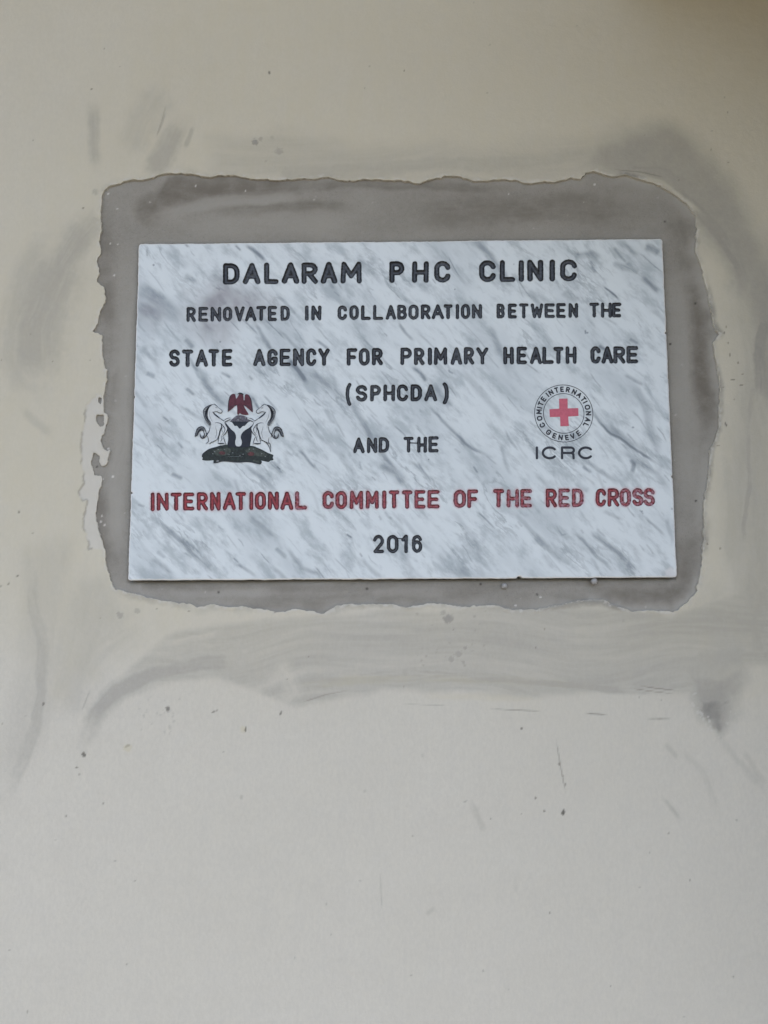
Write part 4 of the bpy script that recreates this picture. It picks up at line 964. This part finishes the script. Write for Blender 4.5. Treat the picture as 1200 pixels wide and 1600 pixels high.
def text_flat(jobs, name, parent, mat, k, grid=0.00022, extra=None):
    """print strokes / discs as one flat mesh with smooth outlines; jobs = list of (polyline in metres, half width)"""
    allp = np.concatenate([np.asarray(p) for p, _ in jobs] + ([extra[0]] if extra else []))
    l0 = allp.min(0) - 0.004; h0 = allp.max(0) + 0.004
    ax = np.arange(l0[0], h0[0], grid); az = np.arange(l0[1], h0[1], grid)
    xx, zz = np.meshgrid(ax, az); ff = np.full(xx.shape, 1.0)
    for p, hw in jobs:
        p = np.asarray(p); a = p.min(0) - 0.003; b = p.max(0) + 0.003
        i0 = max(0, int((a[1] - l0[1]) / grid)); i1 = int((b[1] - l0[1]) / grid) + 1; j0 = max(0, int((a[0] - l0[0]) / grid)); j1 = int((b[0] - l0[0]) / grid) + 1
        q = line_sdf(xx[i0:i1, j0:j1], zz[i0:i1, j0:j1], p) - hw
        ff[i0:i1, j0:j1] = np.minimum(ff[i0:i1, j0:j1], q)
    if extra:
        ff = np.minimum(ff, extra[1](xx, zz))
    m = march(ff); ps = m['pos']
    xa = np.concatenate([xx.reshape(-1), ax[0] + ps[:, 1] * grid]); za = np.concatenate([zz.reshape(-1), az[0] + ps[:, 0] * grid])
    return make_mesh(name, np.stack([xa, np.full(len(xa), lay(k)), za], -1), [m['qin'], m['pin']], mat, parent, smooth=False)

emb = bpy.data.objects.new('round_emblem', None); C.objects.link(emb); emb.parent = plaque
tag(emb, 'printed round emblem of a red cross in a ring with the letters ICRC below')
ec = at(810 + 566 / 8, 590 + 448 / 8); RO = 364 / 8 * (at(900, 645)[0] - at(899, 645)[0]); upx = RO / 364
def circ(r): return [(ec[0] + r * math.cos(a), ec[1] + r * math.sin(a)) for a in np.linspace(0, 2 * math.pi, 73)]
text_flat([(circ(RO), 0.00036), (circ(RO * 253 / 364), 0.00036)], 'ring', emb, M_INK, 2)
cr_ = Flat()
cr_.poly(fr([(508, 264), (614, 262), (616, 385), (748, 382), (751, 480), (622, 488), (630, 607), (524, 609), (520, 491), (392, 494), (387, 396), (510, 388)], 810, 590, 8), M_PINK, 2)
cr_.build('cross', emb)
jobs = []
def ring_text(items, up):
    for ch, x, y in items:
        dx, dz = x - 566, (448 - y) * 364 / 350
        a = math.atan2(dz, dx); r = RO * 309 / 364
        tx = np.array([math.sin(a), -math.cos(a)]) * (1 if up else -1); ty = np.array([math.cos(a), math.sin(a)]) * (1 if up else -1)
        wl = {'I': 0, 'M': 46, 'N': 38, 'O': 46, 'C': 42, 'G': 42, 'A': 42, 'L': 28, 'E': 30, 'T': 36, 'R': 34, 'V': 42}[ch] * upx; hl = 54 * upx
        o = ec + r * np.array([math.cos(a), math.sin(a)])
        for poly in G[ch]:
            jobs.append(([o + tx * (px - .5) * wl + ty * (py - .5) * hl for px, py in poly], 8.2 * upx))
ring_text([('C', 297, 590), ('O', 268, 507), ('M', 261, 428), ('I', 267, 378), ('T', 277, 327), ('E', 317, 272), ('I', 368, 220), ('N', 413, 190), ('T', 484, 165), ('E', 553, 157), ('R', 625, 163), ('N', 700, 192),
           ('A', 750, 240), ('T', 797, 287), ('I', 822, 318), ('O', 855, 375), ('N', 864, 447), ('A', 857, 525), ('L', 836, 588)], True)
ring_text([('G', 378, 672), ('E', 448, 712), ('N', 520, 735), ('E', 597, 735), ('V', 667, 718), ('E', 740, 685)], False)
tag(text_flat(jobs, 'ring_lettering', emb, M_INK, 2), 'small letters round the ring reading COMITE INTERNATIONAL GENEVE')
jobs = []
for ch, a, b in (('I', 836.9, 840.8), ('C', 846.3, 871.3), ('R', 876.3, 898.8), ('C', 903, 927.5)):
    hw = 1.85
    ll, rl = (a + hw, b - hw) if ch != 'I' else ((a + b) / 2,) * 2
    gl = G[ch] if ch != 'C' else [arc(.5, .5, .5, .5, 42, 318, 30)]
    if ch == 'R': gl = [[(0, 0), (0, 1), (.7, 1)] + arc(.72, .745, .26, .255, 90, -90) + [(0, .49)], [(.72, .48)] + arc(.72, .30, .22, .18, 90, 0) + [(.96, 0)]]
    for poly in gl:
        jobs.append((at([ll + (rl - ll) * x for x, y in poly], [717.8 - hw - (717.8 - 697.5 - 2 * hw) * y for x, y in poly]), hw * PX))
tag(text_flat(jobs, 'lettering', emb, M_INK, 2, 0.00025), 'thin wide letters reading ICRC')

# ------------------------------------------------------------------ two pale nail heads under the plaque
def nail(u, v, r, y, label):
    p = _at(u, v, y); n = 20
    prof = [(0, -0.62), (0.45, -0.56), (0.8, -0.38), (1.0, -0.08), (1.0, 0.12), (0.55, 0.22), (0.5, 1.6)]
    vs, fs = [], []
    for rr_, dy in prof:
        for k in range(n):
            a = 2 * math.pi * k / n; bump = 1 + 0.06 * math.sin(3 * a + u)
            vs.append((rr_ * r * math.cos(a) * bump, dy * r, rr_ * r * math.sin(a) * bump))
    for i in range(len(prof) - 1):
        for k in range(n):
            fs.append([i * n + k, i * n + (k + 1) % n, (i + 1) * n + (k + 1) % n, (i + 1) * n + k])
    o = make_mesh('nail', vs, [fs], M_NAIL); o.location = (p[0], y, p[1])
    return tag(o, label, 'nail', 'pale nail heads under the plaque')
nail(928.5, 908.5, 0.0036, -0.0032, 'bright white round nail head touching the plaque bottom edge, nearer its right corner')
nail(788, 915.5, 0.0032, 0.0000, 'dull greyish nail head sunk in the cement, a little below the plaque bottom edge')

# put the plaque's origin on the slab without moving its parts
for root in (plaque,):
    root.location = pl0
    for ch in list(root.children):
        ch.location = ch.location - Vector(pl0)
